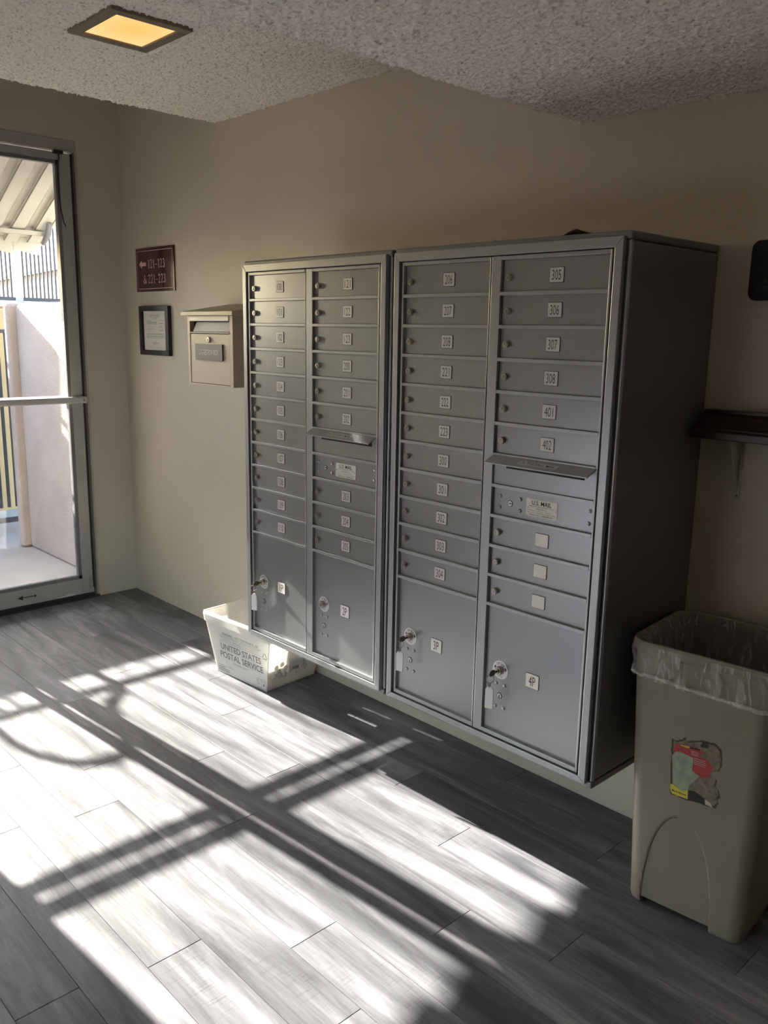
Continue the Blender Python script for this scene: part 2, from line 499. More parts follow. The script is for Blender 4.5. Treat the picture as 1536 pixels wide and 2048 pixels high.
# floor of vinyl planks
fl = MB().box(-2.07, XR + .12, YF - .12, D + .12, -.1, -.005, SUBFLOOR).build('floor')
tag(fl, 'grey wood-look vinyl plank floor', kind='structure')
PW, PL = 0.152, 1.217
known = {0: .195, 1: .459, 2: 1.148, 3: .80, 4: .30, -1: .62, -2: 1.2, -3: .252, -4: -.20, -5: .19, -6: .965}
pm = {}
row = -22
while True:
    y0 = -0.427 + PW * row
    y1 = y0 + PW
    if y0 > D: break
    ya, yb = max(y0, YF), min(y1, D)
    if yb - ya > 0.01:
        x = known.get(row, random.uniform(0, PL))
        while x > XL: x -= PL
        while x < XR:
            xa, xb = max(x, XL), min(x + PL, XR)
            if xb - xa > 0.02:
                key = (round(xb - xa, 3), round(yb - ya, 3))
                g = 0.0005
                if key not in pm:
                    lx, ly = key
                    q = MB()
                    a = [(g, g), (lx - g, g), (lx - g, ly - g), (g, ly - g)]
                    c = 0.0009
                    b2_ = [(g + c, g + c), (lx - g - c, g + c), (lx - g - c, ly - g - c), (g + c, ly - g - c)]
                    q.hexa([(*p, -.005) for p in a], [(*p, -.0008) for p in a], PLANK)
                    q.hexa([(*p, -.0008) for p in a], [(*p, 0) for p in b2_], PLANK)
                    ob = q.build('plank', fl)
                    pm[key] = ob.data
                    ob.location = (xa, ya, 0)
                else:
                    ob = bpy.data.objects.new('plank', pm[key])
                    COL.objects.link(ob); ob.parent = fl; ob.location = (xa, ya, 0)
            x += PL
    row += 1

# ceilings: three levels, sprayed with popcorn texture
H1, H2, HX1, HX2 = 2.499, 2.188, -0.932, 1.105
def popcorn(name, x0, x1, y0, y1, z, ztop, lab, fx0, fx1, fy0):
    """Ceiling box; the underside near the camera is real grains (fine grid fx0..fx1, fy0..y1), the rest flat."""
    m = MB()
    m.box(x0, x1, y0, y1, z + .004, ztop, SOFFIT)
    o = m.build(name)
    tag(o, lab, kind='structure')
    st = 0.0075
    nx, ny = int((fx1 - fx0) / st), int((y1 - fy0) / st)
    rng = np.random.RandomState(3 + int(z * 100))
    X, Y = np.meshgrid(np.linspace(fx0, fx1, nx), np.linspace(fy0, y1, ny))
    J = rng.rand(ny, nx)
    Z = z + .002 - 0.008 * J ** 3
    X = X + (rng.rand(ny, nx) - .5) * st * .8
    Y = Y + (rng.rand(ny, nx) - .5) * st * .6
    Y = np.minimum(Y, y1)
    X[:, 0] = fx0 - rng.rand(ny) * .008
    V = np.stack([X, Y, Z], -1).reshape(-1, 3)
    idx = np.arange(nx * ny).reshape(ny, nx)
    F = np.stack([idx[:-1, :-1], idx[1:, :-1], idx[1:, 1:], idx[:-1, 1:]], -1).reshape(-1, 4)
    me = bpy.data.meshes.new('popcorn_texture')
    me.from_pydata(V.tolist(), [], F.tolist())
    me.materials.append(POPCORN)
    me.polygons.foreach_set('use_smooth', [True] * len(me.polygons))
    p = bpy.data.objects.new('popcorn_texture', me)
    COL.objects.link(p); p.parent = o
    p['kind'] = 'stuff'
    q = MB()
    if fy0 > y0: q.box(x0, x1, y0, fy0, z - .002, z + .004, POPCORN)
    if fx1 < x1: q.box(fx1, x1, fy0, y1, z - .002, z + .004, POPCORN)
    if q.v: q.build('ceiling_finish', o)
    return o
popcorn('ceiling', HX1, HX2, YF, D, H1, 3.1, 'middle ceiling level with the square lamp', HX1, HX2, -1.0)
popcorn('ceiling', HX2, XR, YF, D, H2, 3.1, 'lowered ceiling over the right half of the lobby', HX2, 2.6, -1.0)
m = MB().box(-2.07, HX1, YF, D, 2.95, 3.1, SOFFIT)
structure('ceiling', m, 'raised ceiling strip along the door wall')
m = MB().box(-2.07, XR + .12, YF - .12, D + .12, 3.1, 3.25, SOFFIT)
structure('roof', m, 'flat roof slab over the lobby')

# ------------------------------------------------------------------ entrance doors in the left wall
tr = thing('trim_1', (XL, (OY0 + OY1) / 2, 0), 'grey painted metal frame around the glass doors', 'frame', kind='structure')
del tr['category']
DX0, DX1 = -1.962, -1.918
MB().box(-2.0, -1.912, OY0, OY1, 2.458, OZ, FRAME_P).build('head_frame', tr, bevel=.002)
m = MB().box(-2.0, -1.925, .205, OY1, 0, 2.458, FRAME_D)
m.box(-2.0, -1.912, .217, OY1 + .002, 0, 2.458, FRAME_P)
m.build('hinge_jamb', tr)
MB().box(-2.0, -1.912, OY0, OY0 + .05, 0, 2.458, FRAME_P).build('far_jamb', tr)
MB().box(-2.0, -1.90, OY0, OY1, 0, .012, RUBBER).build('threshold', tr)

def leaf(name, y0, y1, hs, ms, label, arrow):
    """One glazed leaf between y0 (meeting edge side) and y1."""
    d = thing(name, (DX1, (y0 + y1) / 2, 0.012), label, 'door', kind='structure')
    del d['category']
    zb, zt = .028, 2.448
    ya, yb = y0 + ms, y1 - hs
    MB().box(DX0, DX1, yb, y1, zb, zt, FRAME_G).build('stile', d, bevel=.0015)
    MB().box(DX0, DX1, y0, ya, zb, zt, FRAME_G).build('stile', d, bevel=.0015)
    MB().box(DX0, DX1, ya, yb, 2.392 + .018, zt, FRAME_G).build('top_rail', d, bevel=.0015)
    br = MB().box(DX0, DX1, ya, yb, zb, .122, FRAME_G)
    br.build('bottom_rail', d, bevel=.0015)
    if arrow:
        q = MB()
        X = DX1 + .0006
        def P(y, z): return (X, y, z)
        q.add([P(-.245, .075), P(-.215, .089), P(-.215, .061)], [(0, 1, 2)], INK)
        q.add([P(-.215, .0775), P(-.150, .0775), P(-.150, .0725), P(-.215, .0725)], [(0, 1, 2, 3)], INK)
        q.add([P(-.152, .080), P(-.142, .080), P(-.142, .068), P(-.152, .068)], [(0, 1, 2, 3)], INK)
        q.build('arrow_mark', d)
        MB().box(DX1 - .001, DX1 + .0012, .168, .186, .055, .125, mat('worn_patch', (.30, .30, .30), .5)).build('lock_cover', d)
        MB().box(DX1 - .001, DX1 + .0035, .192, .203, .06, zt, RUBBER).build('edge_seal', d)
        pt = MB()
        pt.add([(DX1 + .0008, y, z) for y, z in ((-.02, .030), (.07, .030), (.09, .042), (.05, .047), (.02, .040), (-.01, .038))], [(0, 1, 2, 3, 4, 5)], mat('bare_paint_chip', (.62, .62, .60), .6))
        pt.build('paint_chip', d)
    g = MB()
    b = .018
    g.box(DX0 + .006, DX1 - .004, ya, ya + b * .7, .122, 2.41, FRAME_D)
    g.box(DX0 + .006, DX1 - .004, yb - b, yb, .122, 2.41, FRAME_D)
    g.box(DX0 + .006, DX1 - .004, ya, yb, .122, .122 + b, FRAME_D)
    g.box(DX0 + .006, DX1 - .004, ya, yb, 2.41 - b, 2.41, FRAME_D)
    g.build('glazing_bead', d)
    MB().box(-1.942, -1.937, ya + .004, yb - .004, .126, 2.406, GLASS).build('pane', d)
    sw = MB().box(DX0 + .01, DX1 + .004, y0, y1, .012, .03, RUBBER)
    sw.build('sweep', d)
    z = 1.156
    pb = MB().box(-1.905, -1.868, y0 + .03, y1 - .004, z - .017, z + .017, BAR_M)
    pbo = pb.build('push_bar', d, bevel=.006, seg=3)
    e = MB().box(DX1, -1.870, y1 - .035, y1 - .002, z - .018, z + .018, BAR_M)
    e.box(DX1, -1.870, y0 + .03, y0 + .06, z - .018, z + .018, BAR_M)
    e.lathe((-1.8695, y1 - .022, z), (1, 0, 0), [(.006, 0), (.005, .002)], FRAME_D, 12)
    e.build('push_bar_end', d, bevel=.001)
    ob = MB().box(-2.018, -1.992, y0 + .03, y1 - .05, z - .016, z + .016, BAR_M)
    ob.box(-1.995, DX0, y0 + .04, y0 + .07, z - .012, z + .012, BAR_M)
    ob.box(-1.995, DX0, y1 - .09, y1 - .06, z - .012, z + .012, BAR_M)
    ob.build('pull_bar', d)
    return d
leaf('door_1', -.653, .198, .068, .085, 'aluminium framed glass door leaf with push bar, beside the wall corner', True)
leaf('door_2', -1.395, -.667, .032, .045, 'second aluminium framed glass door leaf, farther from the mailboxes', False)
# cable with its little box hanging at the door's top hinge corner
cb = thing('door_cable', (DX1, .13, 2.45), 'thin black cable dangling from a small box at the top of the glass door', 'cable')
MB().box(DX1 - .001, DX1 + .022, .098, .150, 2.440, 2.457, RUBBER).build('contact_box', cb, bevel=.002)
path = [(DX1 + .008, .128, 2.442), (DX1 + .008, .131, 2.42), (DX1 + .006, .126, 2.40), (DX1 + .005, .123, 2.33), (DX1 + .005, .122, 2.24), (DX1 + .006, .127, 2.16), (DX1 + .008, .137, 2.10), (DX1 + .010, .148, 2.075)]
MB().tube(path, .0028, RUBBER, 6).build('cord', cb, smooth=60)

# ------------------------------------------------------------------ ceiling lamp
lp = thing('ceiling_lamp', (-.038, -.425, H1), 'square recessed ceiling lamp glowing warm orange', 'lamp')
LX0, LX1, LY0, LY1 = -.192, .118, -.565, -.284
m = MB()
t = .036
zz = H1 - .012
for a, b_, c, d_ in ((LX0, LX1, LY0, LY0 + t), (LX0, LX1, LY1 - t, LY1), (LX0, LX0 + t, LY0 + t, LY1 - t), (LX1 - t, LX1, LY0 + t, LY1 - t)):
    m.box(a, b_, c, d_, zz, H1 + .002, LIGHT_TRIM)
m.build('lamp_trim', lp, bevel=.002)
# diffuser: frosted glass lit from behind, hottest over its bulb
me_m, n, b, L = nodes_of('lamp_diffuser')
tc = n.nodes.new('ShaderNodeTexCoord')
ln = n.nodes.new('ShaderNodeVectorMath'); ln.operation = 'LENGTH'
sb = n.nodes.new('ShaderNodeVectorMath'); sb.operation = 'SUBTRACT'; sb.inputs[1].default_value = (.02, 0, 0)
L.new(tc.outputs['Object'], sb.inputs[0]); L.new(sb.outputs[0], ln.inputs[0])
rp = n.nodes.new('ShaderNodeValToRGB')
rp.color_ramp.elements[0].position = 0.0; rp.color_ramp.elements[0].color = (.88, .37, .085, 1)
rp.color_ramp.elements[1].position = 0.16; rp.color_ramp.elements[1].color = (.72, .46, .20, 1)
L.new(ln.outputs['Value'], rp.inputs[0]); L.new(rp.outputs[0], b.inputs['Emission Color'])
b.inputs['Emission Strength'].default_value = 0.62
b.inputs['Base Color'].default_value = (.1, .08, .05, 1)
LAMP_M = me_m
MB().box(LX0 + t, LX1 - t, LY0 + t, LY1 - t, H1 - .006, H1 + .001, LAMP_M).build('diffuser', lp, loc=(-.037, -.4245, H1))

# ------------------------------------------------------------------ mailbox cabinets
Z0, U = 1.750, 0.0889
def zrow(k): return Z0 - U * k if k < 16 else 0.372
YD = 0.011      # recess of the door faces behind the rails

lock_src = None
def lock_mesh():
    q = MB()
    q.lathe((0, 0, 0), (0, -1, 0), [(.0098, 0), (.0098, .009), (.0088, .0115), (.0066, .0115), (.0062, .0100), (.0058, .0100), (.0054, .0125), (.0010, .0128)], NICKEL, 20)
    q.box(-.0007, .0007, -.0132, -.0124, -.0036, .0036, DARK)
    return q

def plate_obj(parent, x, z, w_, h_, s, bright, y=YD):
    q = MB()
    q.prism([(px, y - .0012, pz) for px, pz in rrect(x - w_ / 2 - .0012, x + w_ / 2 + .0012, z - h_ / 2 - .0012, z + h_ / 2 + .0012, .003, 3)], INK, (0, .0012, 0))
    q.prism([(px, y - .002, pz) for px, pz in rrect(x - w_ / 2, x + w_ / 2, z - h_ / 2, z + h_ / 2, .0025, 3)], PLATE_W if bright else PLATE, (0, .0012, 0))
    if s:
        wd = w_ * (.66 if len(s) == 3 else .5)
        if s in ('110',): wd *= .85
        put_text(q, s, (x, y - .0024, z), (1, 0, 0), (0, 0, 1), wd, h_ * .68, INK, bold=-0.008 if not bright else -.004)
    return q.build('number_plate', parent)

def rivets(q, pts, y, r=.006):
    for x, z in pts:
        q.lathe((x, y, z), (0, -1, 0), [(r, 0), (r * .85, .0025), (r * .5, .004), (r * .1, .0045)], ALU, 12)

def cabinet(xa0, xa1, xb0, xb1, tx0, tx1, ex0, ex1, label, colA, colB, pA, pB):
    root = thing('mailbox_cabinet', ((ex0 + ex1) / 2, .23, .329), label, 'mailbox', 'wall mounted mailbox cabinets')
    # sheet metal enclosure: body with rolled front edge, separate top and bottom pans
    q = MB()
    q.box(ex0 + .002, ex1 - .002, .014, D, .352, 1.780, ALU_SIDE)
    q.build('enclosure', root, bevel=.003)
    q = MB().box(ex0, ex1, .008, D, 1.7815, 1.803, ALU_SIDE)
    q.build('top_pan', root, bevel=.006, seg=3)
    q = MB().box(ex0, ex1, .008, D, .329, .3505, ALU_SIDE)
    q.build('bottom_pan', root, bevel=.006, seg=3)
    for xx in (ex0 + .006, ex1 - .006):
        MB().lathe((xx, .016, .352), (0, 0, 1), [(.006, 0), (.006, 1.428)], ALU, 12).build('edge_roll', root, smooth=50)
    # face backing (dark seams show it)
    MB().box(tx0 + .01, tx1 - .01, .0145, .018, .350, 1.785, DARK).build('backing', root)
    # mitred trim of four rails
    T0, T1 = .344, 1.789
    wl, wr, wt, wb = .022, .023, .026, .017
    y0, y1 = -.005, .012
    g = .0004
    def trim(a):
        MB().hexa([(x, y0, z) for x, z in a], [(x, y1, z) for x, z in a], ALU).build('trim_rail', root, bevel=.0015)
    trim([(tx0 + g, T1), (tx1 - g, T1), (tx1 - wr - g, T1 - wt), (tx0 + wl + g, T1 - wt)][::-1])
    trim([(tx0 + g, T0), (tx1 - g, T0), (tx1 - wr - g, T0 + wb), (tx0 + wl + g, T0 + wb)])
    trim([(tx0, T0 + g), (tx0 + wl, T0 + wb + g), (tx0 + wl, T1 - wt - g), (tx0, T1 - g)][::-1])
    trim([(tx1, T0 + g), (tx1 - wr, T0 + wb + g), (tx1 - wr, T1 - wt - g), (tx1, T1 - g)])
    # two master door frames with a rail between compartments
    def column(x0, x1, sl, sr, boxes, parcel, parcel_key):
        fz0, fz1 = .3645, 1.7605
        q = MB()
        yy0, yy1 = 0.0, .016
        q.box(x0 - sl, x0, yy0, yy1, fz0, fz1, ALU)
        q.box(x1, x1 + sr, yy0, yy1, fz0, fz1, ALU)
        q.box(x0, x1, yy0, yy1, Z0, fz1, ALU)
        q.box(x0, x1, yy0, yy1, fz0, .3775, ALU)
        for k in range(1, 12):
            q.box(x0, x1, yy0, yy1, zrow(k) - .005, zrow(k) + .005, ALU)
        q.build('column_frame', root, bevel=.0012)
        for k, s in enumerate(boxes):
            za, zb = zrow(k) - .0055, zrow(k + 1) + .0055
            if k == 0: za = Z0 - .001
            zc = (zrow(k) + zrow(k + 1)) / 2
            if s == 'OUT':
                q = MB().box(x0 + .001, x1 - .001, YD - .004, YD + .003, zb, za, ALU_DOOR)
                p = q.build('outgoing_panel', root)
                MB().box(x0 + .045, x0 + .305, YD - .0046, YD + .001, za - .030, za - .014, DARK).build('mail_slot', p)
                f = MB()
                xa, xb = x0 - .010, x1 + .003
                top = za + .006
                A = [(xa + .014, -.002, top), (xb, -.002, top), (xb - .010, -.028, top - .021), (xa, -.028, top - .021)]
                B = [(x, y + .001, z - .0035) for x, y, z in A]
                f.hexa(B, A, ALU)
                fo = f.build('slot_hood', p, bevel=.0008)
                u = Vector((1, 0, 0)); v = Vector((0, .026, .021)).normalized()
                nrm = u.cross(v)
                c = Vector(((x0 + x1) / 2 - .002, -.0150, top - .0105)) + nrm * .0006
                st = MB()
                hw, hh = .062, .0065
                st.add([c - u * (hw + .002) - v * hh, c + u * (hw - .002) - v * hh, c + u * (hw + .004) + v * hh, c + u * (-hw + .003) + v * hh], [(0, 1, 2, 3)], PLATE)
                put_text(st, 'OUTGOING MAIL', c + nrm * .0004, u, v, .116, .0085, INK, bold=.004, shear=.35)
                st.build('outgoing_lettering', p)
                continue
            if s == 'USM':
                q = MB().box(x0 + .001, x1 - .001, YD, YD + .004, zb, za, ALU_DOOR)
                rivets(q, [(x0 + .026, zc + .0155), (x0 + .098, zc + .0155), (x0 + .026, zc - .0175), (x0 + .098, zc - .0175), (x1 - .014, zc + .019), (x1 - .016, zc - .015)], YD)
                p = q.build('master_panel', root, smooth=40)
                l = MB()
                l.lathe((x0 + .062, YD, zc - .002), (0, -1, 0), [(.0095, 0), (.0095, .0006), (.0084, .0008)], INK, 20)
                l.lathe((x0 + .062, YD - .0006, zc - .002), (0, -1, 0), [(.0078, 0), (.0078, .0010)], STEEL, 20)
                l.box(x0 + .0585, x0 + .0690, YD - .0020, YD - .0014, zc - .0032, zc - .0008, INK)
                l.build('lock', p)
                lb = MB()
                la, lz0, lz1 = x0 + .119, zc - .025, zc + .023
                lw = .104
                lb.prism([(px, YD - .0012, pz) for px, pz in rrect(la, la + lw, lz0, lz1, .004, 3)], LABEL_M, (0, .0012, 0))
                yy = YD - .0016
                cx = la + lw / 2
                def tx(s_, dz, w_, h_, b_=0.0, dx=0): put_text(lb, s_, (cx + dx, yy, zc + dz), (1, 0, 0), (0, 0, 1), w_, h_, INK, bold=b_)
                tx('U.S. MAIL', .0135, .066, .0125, .009)
                tx('Approved by the Postmaster General', .0035, .084, .0042)
                tx('USPS-STD-4C', -.0030, .036, .0036)
                tx('Model 3316    S/N 12-17    Mfg. Date', -.0093, .076, .0030, dx=-.006)
                tx('Salsbury Industries   1010 East 62nd St.   Los Angeles CA 90001', -.0148, .092, .0030)
                tx('mailboxes.com     1-800-MAILBOX', -.0205, .080, .0036, .01)
                for xx in (la + .005, la + lw - .005):
                    lb.lathe((xx, YD - .001, zc - .002), (0, -1, 0), [(.0022, 0), (.0016, .0016)], STEEL, 10)
                lb.build('mail_label', p)
                continue
            q = MB().box(x0 + .001, x1 - .001, YD, YD + .004, zb, za, ALU_DOOR)
            o = Vector(((x0 + x1) / 2, YD, zc))
            d = q.build('tenant_door', root, loc=o)
            l = MB()
            lm = lock_mesh()
            l.v = [(a + x0 + .0255, b_ + YD, c + zc - .003) for a, b_, c in lm.v]; l.f, l.m, l.mats = lm.f, lm.m, lm.mats
            l.build('lock', d, smooth=40)
            plate_obj(d, (x0 + x1) / 2 + .008, zc, .043, .037, s, s == '')
        # parcel compartment
        za, zb = zrow(11) - .0055, .3775
        q = MB().box(x0 + .001, x1 - .001, YD, YD + .004, zb, za, ALU_DOOR)
        rv = [(x0 + .043, .5305), (x0 + .0745, .5305), (x0 + .043, .459), (x0 + .0745, .459)]
        rivets(q, rv, YD)
        d = q.build('parcel_door', root, smooth=40)
        lx, lz = x0 + .0565, .576
        l = MB()
        l.lathe((lx, YD, lz), (0, -1, 0), [(.0285, 0), (.0285, .0015)], DISC, 32)
        for ang, ch in ((32, 'O'), (11, 'P'), (-11, 'E'), (-32, 'N')):
            a = math.radians(90 + ang)
            cx, cz = lx + .0205 * math.cos(a), lz + .0205 * math.sin(a)
            rad = Vector((math.cos(a), 0, math.sin(a))); tan = Vector((math.sin(a), 0, -math.cos(a)))
            put_text(l, ch, (cx, YD - .0019, cz), tan, rad, None, .0075, INK, bold=.004)
        for sgn in (1, -1):
            for (r0, a0, a1) in ((.0205, 12, 30),):
                pts = []
                for k in range(5):
                    a = math.radians(90 - sgn * (90 - a1 + (a1 - a0) * k / 4))
                    pts.append((a, .0022))
                poly = [(lx + (.0205 + w_) * math.cos(a), YD - .0019, lz + (.0205 + w_) * math.sin(a)) for a, w_ in pts] + [(lx + (.0205 - w_) * math.cos(a), YD - .0019, lz + (.0205 - w_) * math.sin(a)) for a, w_ in pts[::-1]]
                l.add(poly, [tuple(range(len(poly)))], INK)
                ae = math.radians(90 - sgn * (90 - a0 + 9)); ab = math.radians(90 - sgn * (90 - a0 - 1))
                l.add([(lx + .0205 * math.cos(ae), YD - .0019, lz + .0205 * math.sin(ae)), (lx + .0250 * math.cos(ab), YD - .0019, lz + .0250 * math.sin(ab)), (lx + .0160 * math.cos(ab), YD - .0019, lz + .0160 * math.sin(ab))], [(0, 1, 2)], INK)
        for j, (s_, ww) in enumerate((('TURN KEY', .022), ('TO OPEN', .018))):
            put_text(l, s_, (lx, YD - .0019, lz - .0175 - .0045 * j), (1, 0, 0), (0, 0, 1), ww, .0032, INK_G)
        l.lathe((lx, YD, lz), (0, -1, 0), [(.0135, 0), (.0135, .012), (.0120, .016), (.0085, .016), (.0080, .014), (.0072, .014), (.0065, .018), (.001, .0185)], NICKEL, 24)
        l.box(lx - .0008, lx + .0008, YD - .0195, YD - .018, lz - .004, lz + .004, DARK)
        l.build('parcel_lock', d, smooth=40)
        l = MB()
        l.lathe((lx, YD, .494), (0, -1, 0), [(.0098, 0), (.0098, .0008)], INK, 20)
        l.lathe((lx, YD - .0006, .494), (0, -1, 0), [(.0080, 0), (.0080, .0010)], STEEL, 20)
        l.box(lx - .0014, lx + .0014, YD - .0022, YD - .0015, .4865, .4965, INK)
        l.build('master_lock', d)
        plate_obj(d, x0 + .1725, .577, .045, .042, parcel, True)
        if parcel_key: keys.append((lx, YD - .0185, lz, parcel))
    column(xa0, xa1, .0075, .0025, colA, pA[0], pA[1])
    column(xb0, xb1, xb0 - xa1 - .006, .006, colB, pB[0], pB[1])
    return root
keys = []
cabinet(0.0, .334, .374, .706, -.037, .7445, -.045, .757, 'silver mailbox cabinet numbered 100 to 205, nearest the glass door',
        ['100', '101', '102', '103', '104', '105', '106', '107', '108', '109', '110'],
        ['121', '122', '123', '200', '201', '202', 'OUT', 'USM', '203', '204', '205'], ('1P', True), ('2P', False))
cabinet(.8195, 1.158, 1.1965, 1.5365, .7815, 1.573, .772, 1.588, 'silver mailbox cabinet numbered 206 to 402, beside the trash can',
        ['206', '207', '208', '221', '222', '223', '300', '301', '302', '303', '304'],
        ['305', '306', '307', '308', '401', '402', 'OUT', 'USM', '', '', ''], ('3P', True), ('4P', True))

for (x, y, z, p) in keys:
    k = thing('key_set', (x, y - .02, z - .06), 'small key with a white plastic tag hanging from the %s parcel lock' % p, 'key', 'tagged keys in the parcel locks')
    q = MB()
    yb = y - .030
    q.box(x - .001, x + .001, y - .010, y + .004, z - .004, z + .003, BRONZE)
    bow = [(x, y - .008, z + .006), (x, y - .016, z + .0095), (x, y - .030, z + .008), (x, y - .034, z), (x, y - .030, z - .009), (x, y - .016, z - .0095), (x, y - .008, z - .006)]
    q.prism([(a - .0011, b_, c) for a, b_, c in bow], BRONZE, (.0022, 0, 0))
    q.build('key', k, bevel=.0006)
    rc = Vector((x, yb, z - .016)); R = .0125
    q = MB().tube([rc + Vector((math.cos(a) * .5, math.cos(a) * .85, math.sin(a))) * R for a in [2 * PI * i / 20 for i in range(20)]], .0010, BRONZE, 6, True)
    for j in range(2):
        c2 = Vector((x, yb, z - .032 - .0065 * j)); r_ = .0042
        q.tube([c2 + (Vector((math.cos(a), 0, math.sin(a))) if j == 0 else Vector((0, math.cos(a), math.sin(a)))) * r_ for a in [2 * PI * i / 12 for i in range(12)]], .0009, BRONZE, 5, True)
    q.build('key_ring', k, smooth=60)
    tz1, tz0, tw = z - .0395, z - .108, .0125
    ang = math.radians(18)
    ux, uy = math.cos(ang), math.sin(ang)
    prof = [(-tw, tz0), (tw, tz0), (tw, tz1 - .010), (.006, tz1), (-.006, tz1), (-tw, tz1 - .010)]
    q = MB().prism([(x + a * ux, yb - .0015 + a * uy, c) for a, c in prof], WHITE_PL, (0, .003, 0))
    q.build('key_tag', k, bevel=.0006)

# litter lying on the second cabinet's top
q = MB()
q.add([(1.12, .06, 1.8045), (1.20, .02, 1.8045), (1.24, .10, 1.806), (1.16, .14, 1.806), (1.12, .055, 1.812), (1.16, .03, 1.805)], [(0, 1, 2, 3), (0, 4, 5)], mat('dry_scrap', (.32, .27, .19), .8))
o = q.build('paper_scrap', loc=(1.17, .07, 1.803)); tag(o, 'curled brown paper scrap lying on top of the right mailbox cabinet', 'scrap')
o.modifiers.new('t', 'SOLIDIFY').thickness = .0012
q = MB()
rr = random.Random(4)
pts = []
N = 9
for j in range(5):
    for i in range(N):
        a = i / (N - 1); b_ = j / 4
        pts.append((1.30 + .14 * a, .04 + .06 * b_, 1.805 + .013 * math.exp(-((a - .72) / .2) ** 2) * (1 - .5 * b_) + rr.uniform(0, .004)))
q.add(pts, [(j * N + i, j * N + i + 1, (j + 1) * N + i + 1, (j + 1) * N + i) for j in range(4) for i in range(N - 1)], mat('dry_leaf', (.34, .30, .22), .8))
o = q.build('dry_leaf', loc=(1.37, .07, 1.803)); tag(o, 'crumpled dry leaf lying on top of the right mailbox cabinet', 'leaf')
o.modifiers.new('t', 'SOLIDIFY').thickness = .001

# ------------------------------------------------------------------ wall sign
def serif(ch):
    """Stroke polygons of a few serif glyphs in a 0.56 x 1 cell."""
    def ribbon(pts):
        L_, R_ = [], []
        for i, (x, y, w_) in enumerate(pts):
            a = pts[max(i - 1, 0)]; b_ = pts[min(i + 1, len(pts) - 1)]
            dx, dy = b_[0] - a[0], b_[1] - a[1]; l = math.hypot(dx, dy) or 1
            nx, ny = -dy / l, dx / l
            L_.append((x + nx * w_ / 2, y + ny * w_ / 2)); R_.append((x - nx * w_ / 2, y - ny * w_ / 2))
        return [(L_[i], L_[i + 1], R_[i + 1], R_[i]) for i in range(len(pts) - 1)]
    def arc(cx, cy, rx, ry, a0, a1, w0, w1, n=10):
        return [(cx + rx * math.cos(math.radians(a0 + (a1 - a0) * i / n)), cy + ry * math.sin(math.radians(a0 + (a1 - a0) * i / n)), w0 + (w1 - w0) * math.sin(PI * i / n)) for i in range(n + 1)]
    if ch == '1': return ribbon([(.28, 0, .12), (.28, 1, .12)]) + ribbon([(.12, .02, .04), (.44, .02, .04)]) + ribbon([(.10, .86, .04), (.24, .97, .08)])
    if ch == '2': return ribbon(arc(.26, .73, .19, .25, 170, -30, .06, .13)) + ribbon([(.42, .60, .12), (.30, .36, .08), (.08, .06, .05)]) + ribbon([(.06, .05, .10), (.50, .05, .10)]) + ribbon([(.47, .08, .05), (.51, .24, .03)])
    if ch == '3': return ribbon(arc(.25, .76, .17, .22, 160, -80, .06, .12)) + ribbon(arc(.24, .29, .21, .27, 80, -150, .05, .14)) + ribbon([(.2, .54, .04), (.32, .54, .05)])
    if ch == '-': return ribbon([(.04, .40, .06), (.52, .40, .06)])
    if ch == '&': return ribbon(arc(.32, .77, .14, .21, 300, -60, .05, .09)) + ribbon([(.22, .66, .12), (.36, .40, .13), (.70, .03, .12)]) + ribbon(arc(.28, .26, .22, .25, 100, 320, .06, .13)) + ribbon([(.45, .10, .08), (.60, .30, .06), (.66, .50, .04)]) + ribbon([(.54, .50, .04), (.76, .50, .04)])
    return []
SX0, SX1, SZ0, SZ1 = -1.742, -1.336, 1.747, 1.975
sg = thing('direction_sign', ((SX0 + SX1) / 2, D, SZ0), 'maroon sign with a left arrow and apartment numbers, above the framed notice', 'sign')
MB().box(SX0, SX1, D - .007, D, SZ0, SZ1, MAROON).build('sign_board', sg, bevel=.001)
q = MB()
yy = D - .0075
b = .014; t_ = .003
def rect(q, x0, x1, z0, z1, y, m): q.add([(x0, y, z0), (x1, y, z0), (x1, y, z1), (x0, y, z1)], [(0, 1, 2, 3)], m)
rect(q, SX0 + b, SX1 - b, SZ1 - b - t_, SZ1 - b, yy, PINK_P); rect(q, SX0 + b, SX1 - b, SZ0 + b, SZ0 + b + t_, yy, PINK_P)
rect(q, SX0 + b, SX0 + b + t_, SZ0 + b, SZ1 - b, yy, PINK_P); rect(q, SX1 - b - t_, SX1 - b, SZ0 + b, SZ1 - b, yy, PINK_P)
q.build('border_line', sg)
q = MB()
az = SZ1 - .084
q.add([(SX0 + .034, yy, az), (SX0 + .066, yy, az + .022), (SX0 + .066, yy, az - .022)], [(0, 1, 2)], PINK_P)
rect(q, SX0 + .066, SX0 + .112, az - .0095, az + .0095, yy, PINK_P)
q.build('arrow', sg)
q = MB()
def serif_text(s, x, z, w_, h_, pitch):
    for ch in s:
        if ch != ' ':
            for quad in serif(ch):
                q.add([(x + a * w_, yy, z + c * h_) for a, c in quad], [(0, 1, 2, 3)], PINK_P)
        x += pitch if ch not in '1 ' else pitch * (.92 if ch == '1' else .6)
serif_text('121-123', SX0 + .130, az - .022, .043, .044, .0275)
serif_text('&', SX0 + .080, az - .100, .046, .044, .03)
serif_text('221-223', SX0 + .130, az - .100, .043, .044, .0275)
q.build('sign_lettering', sg)

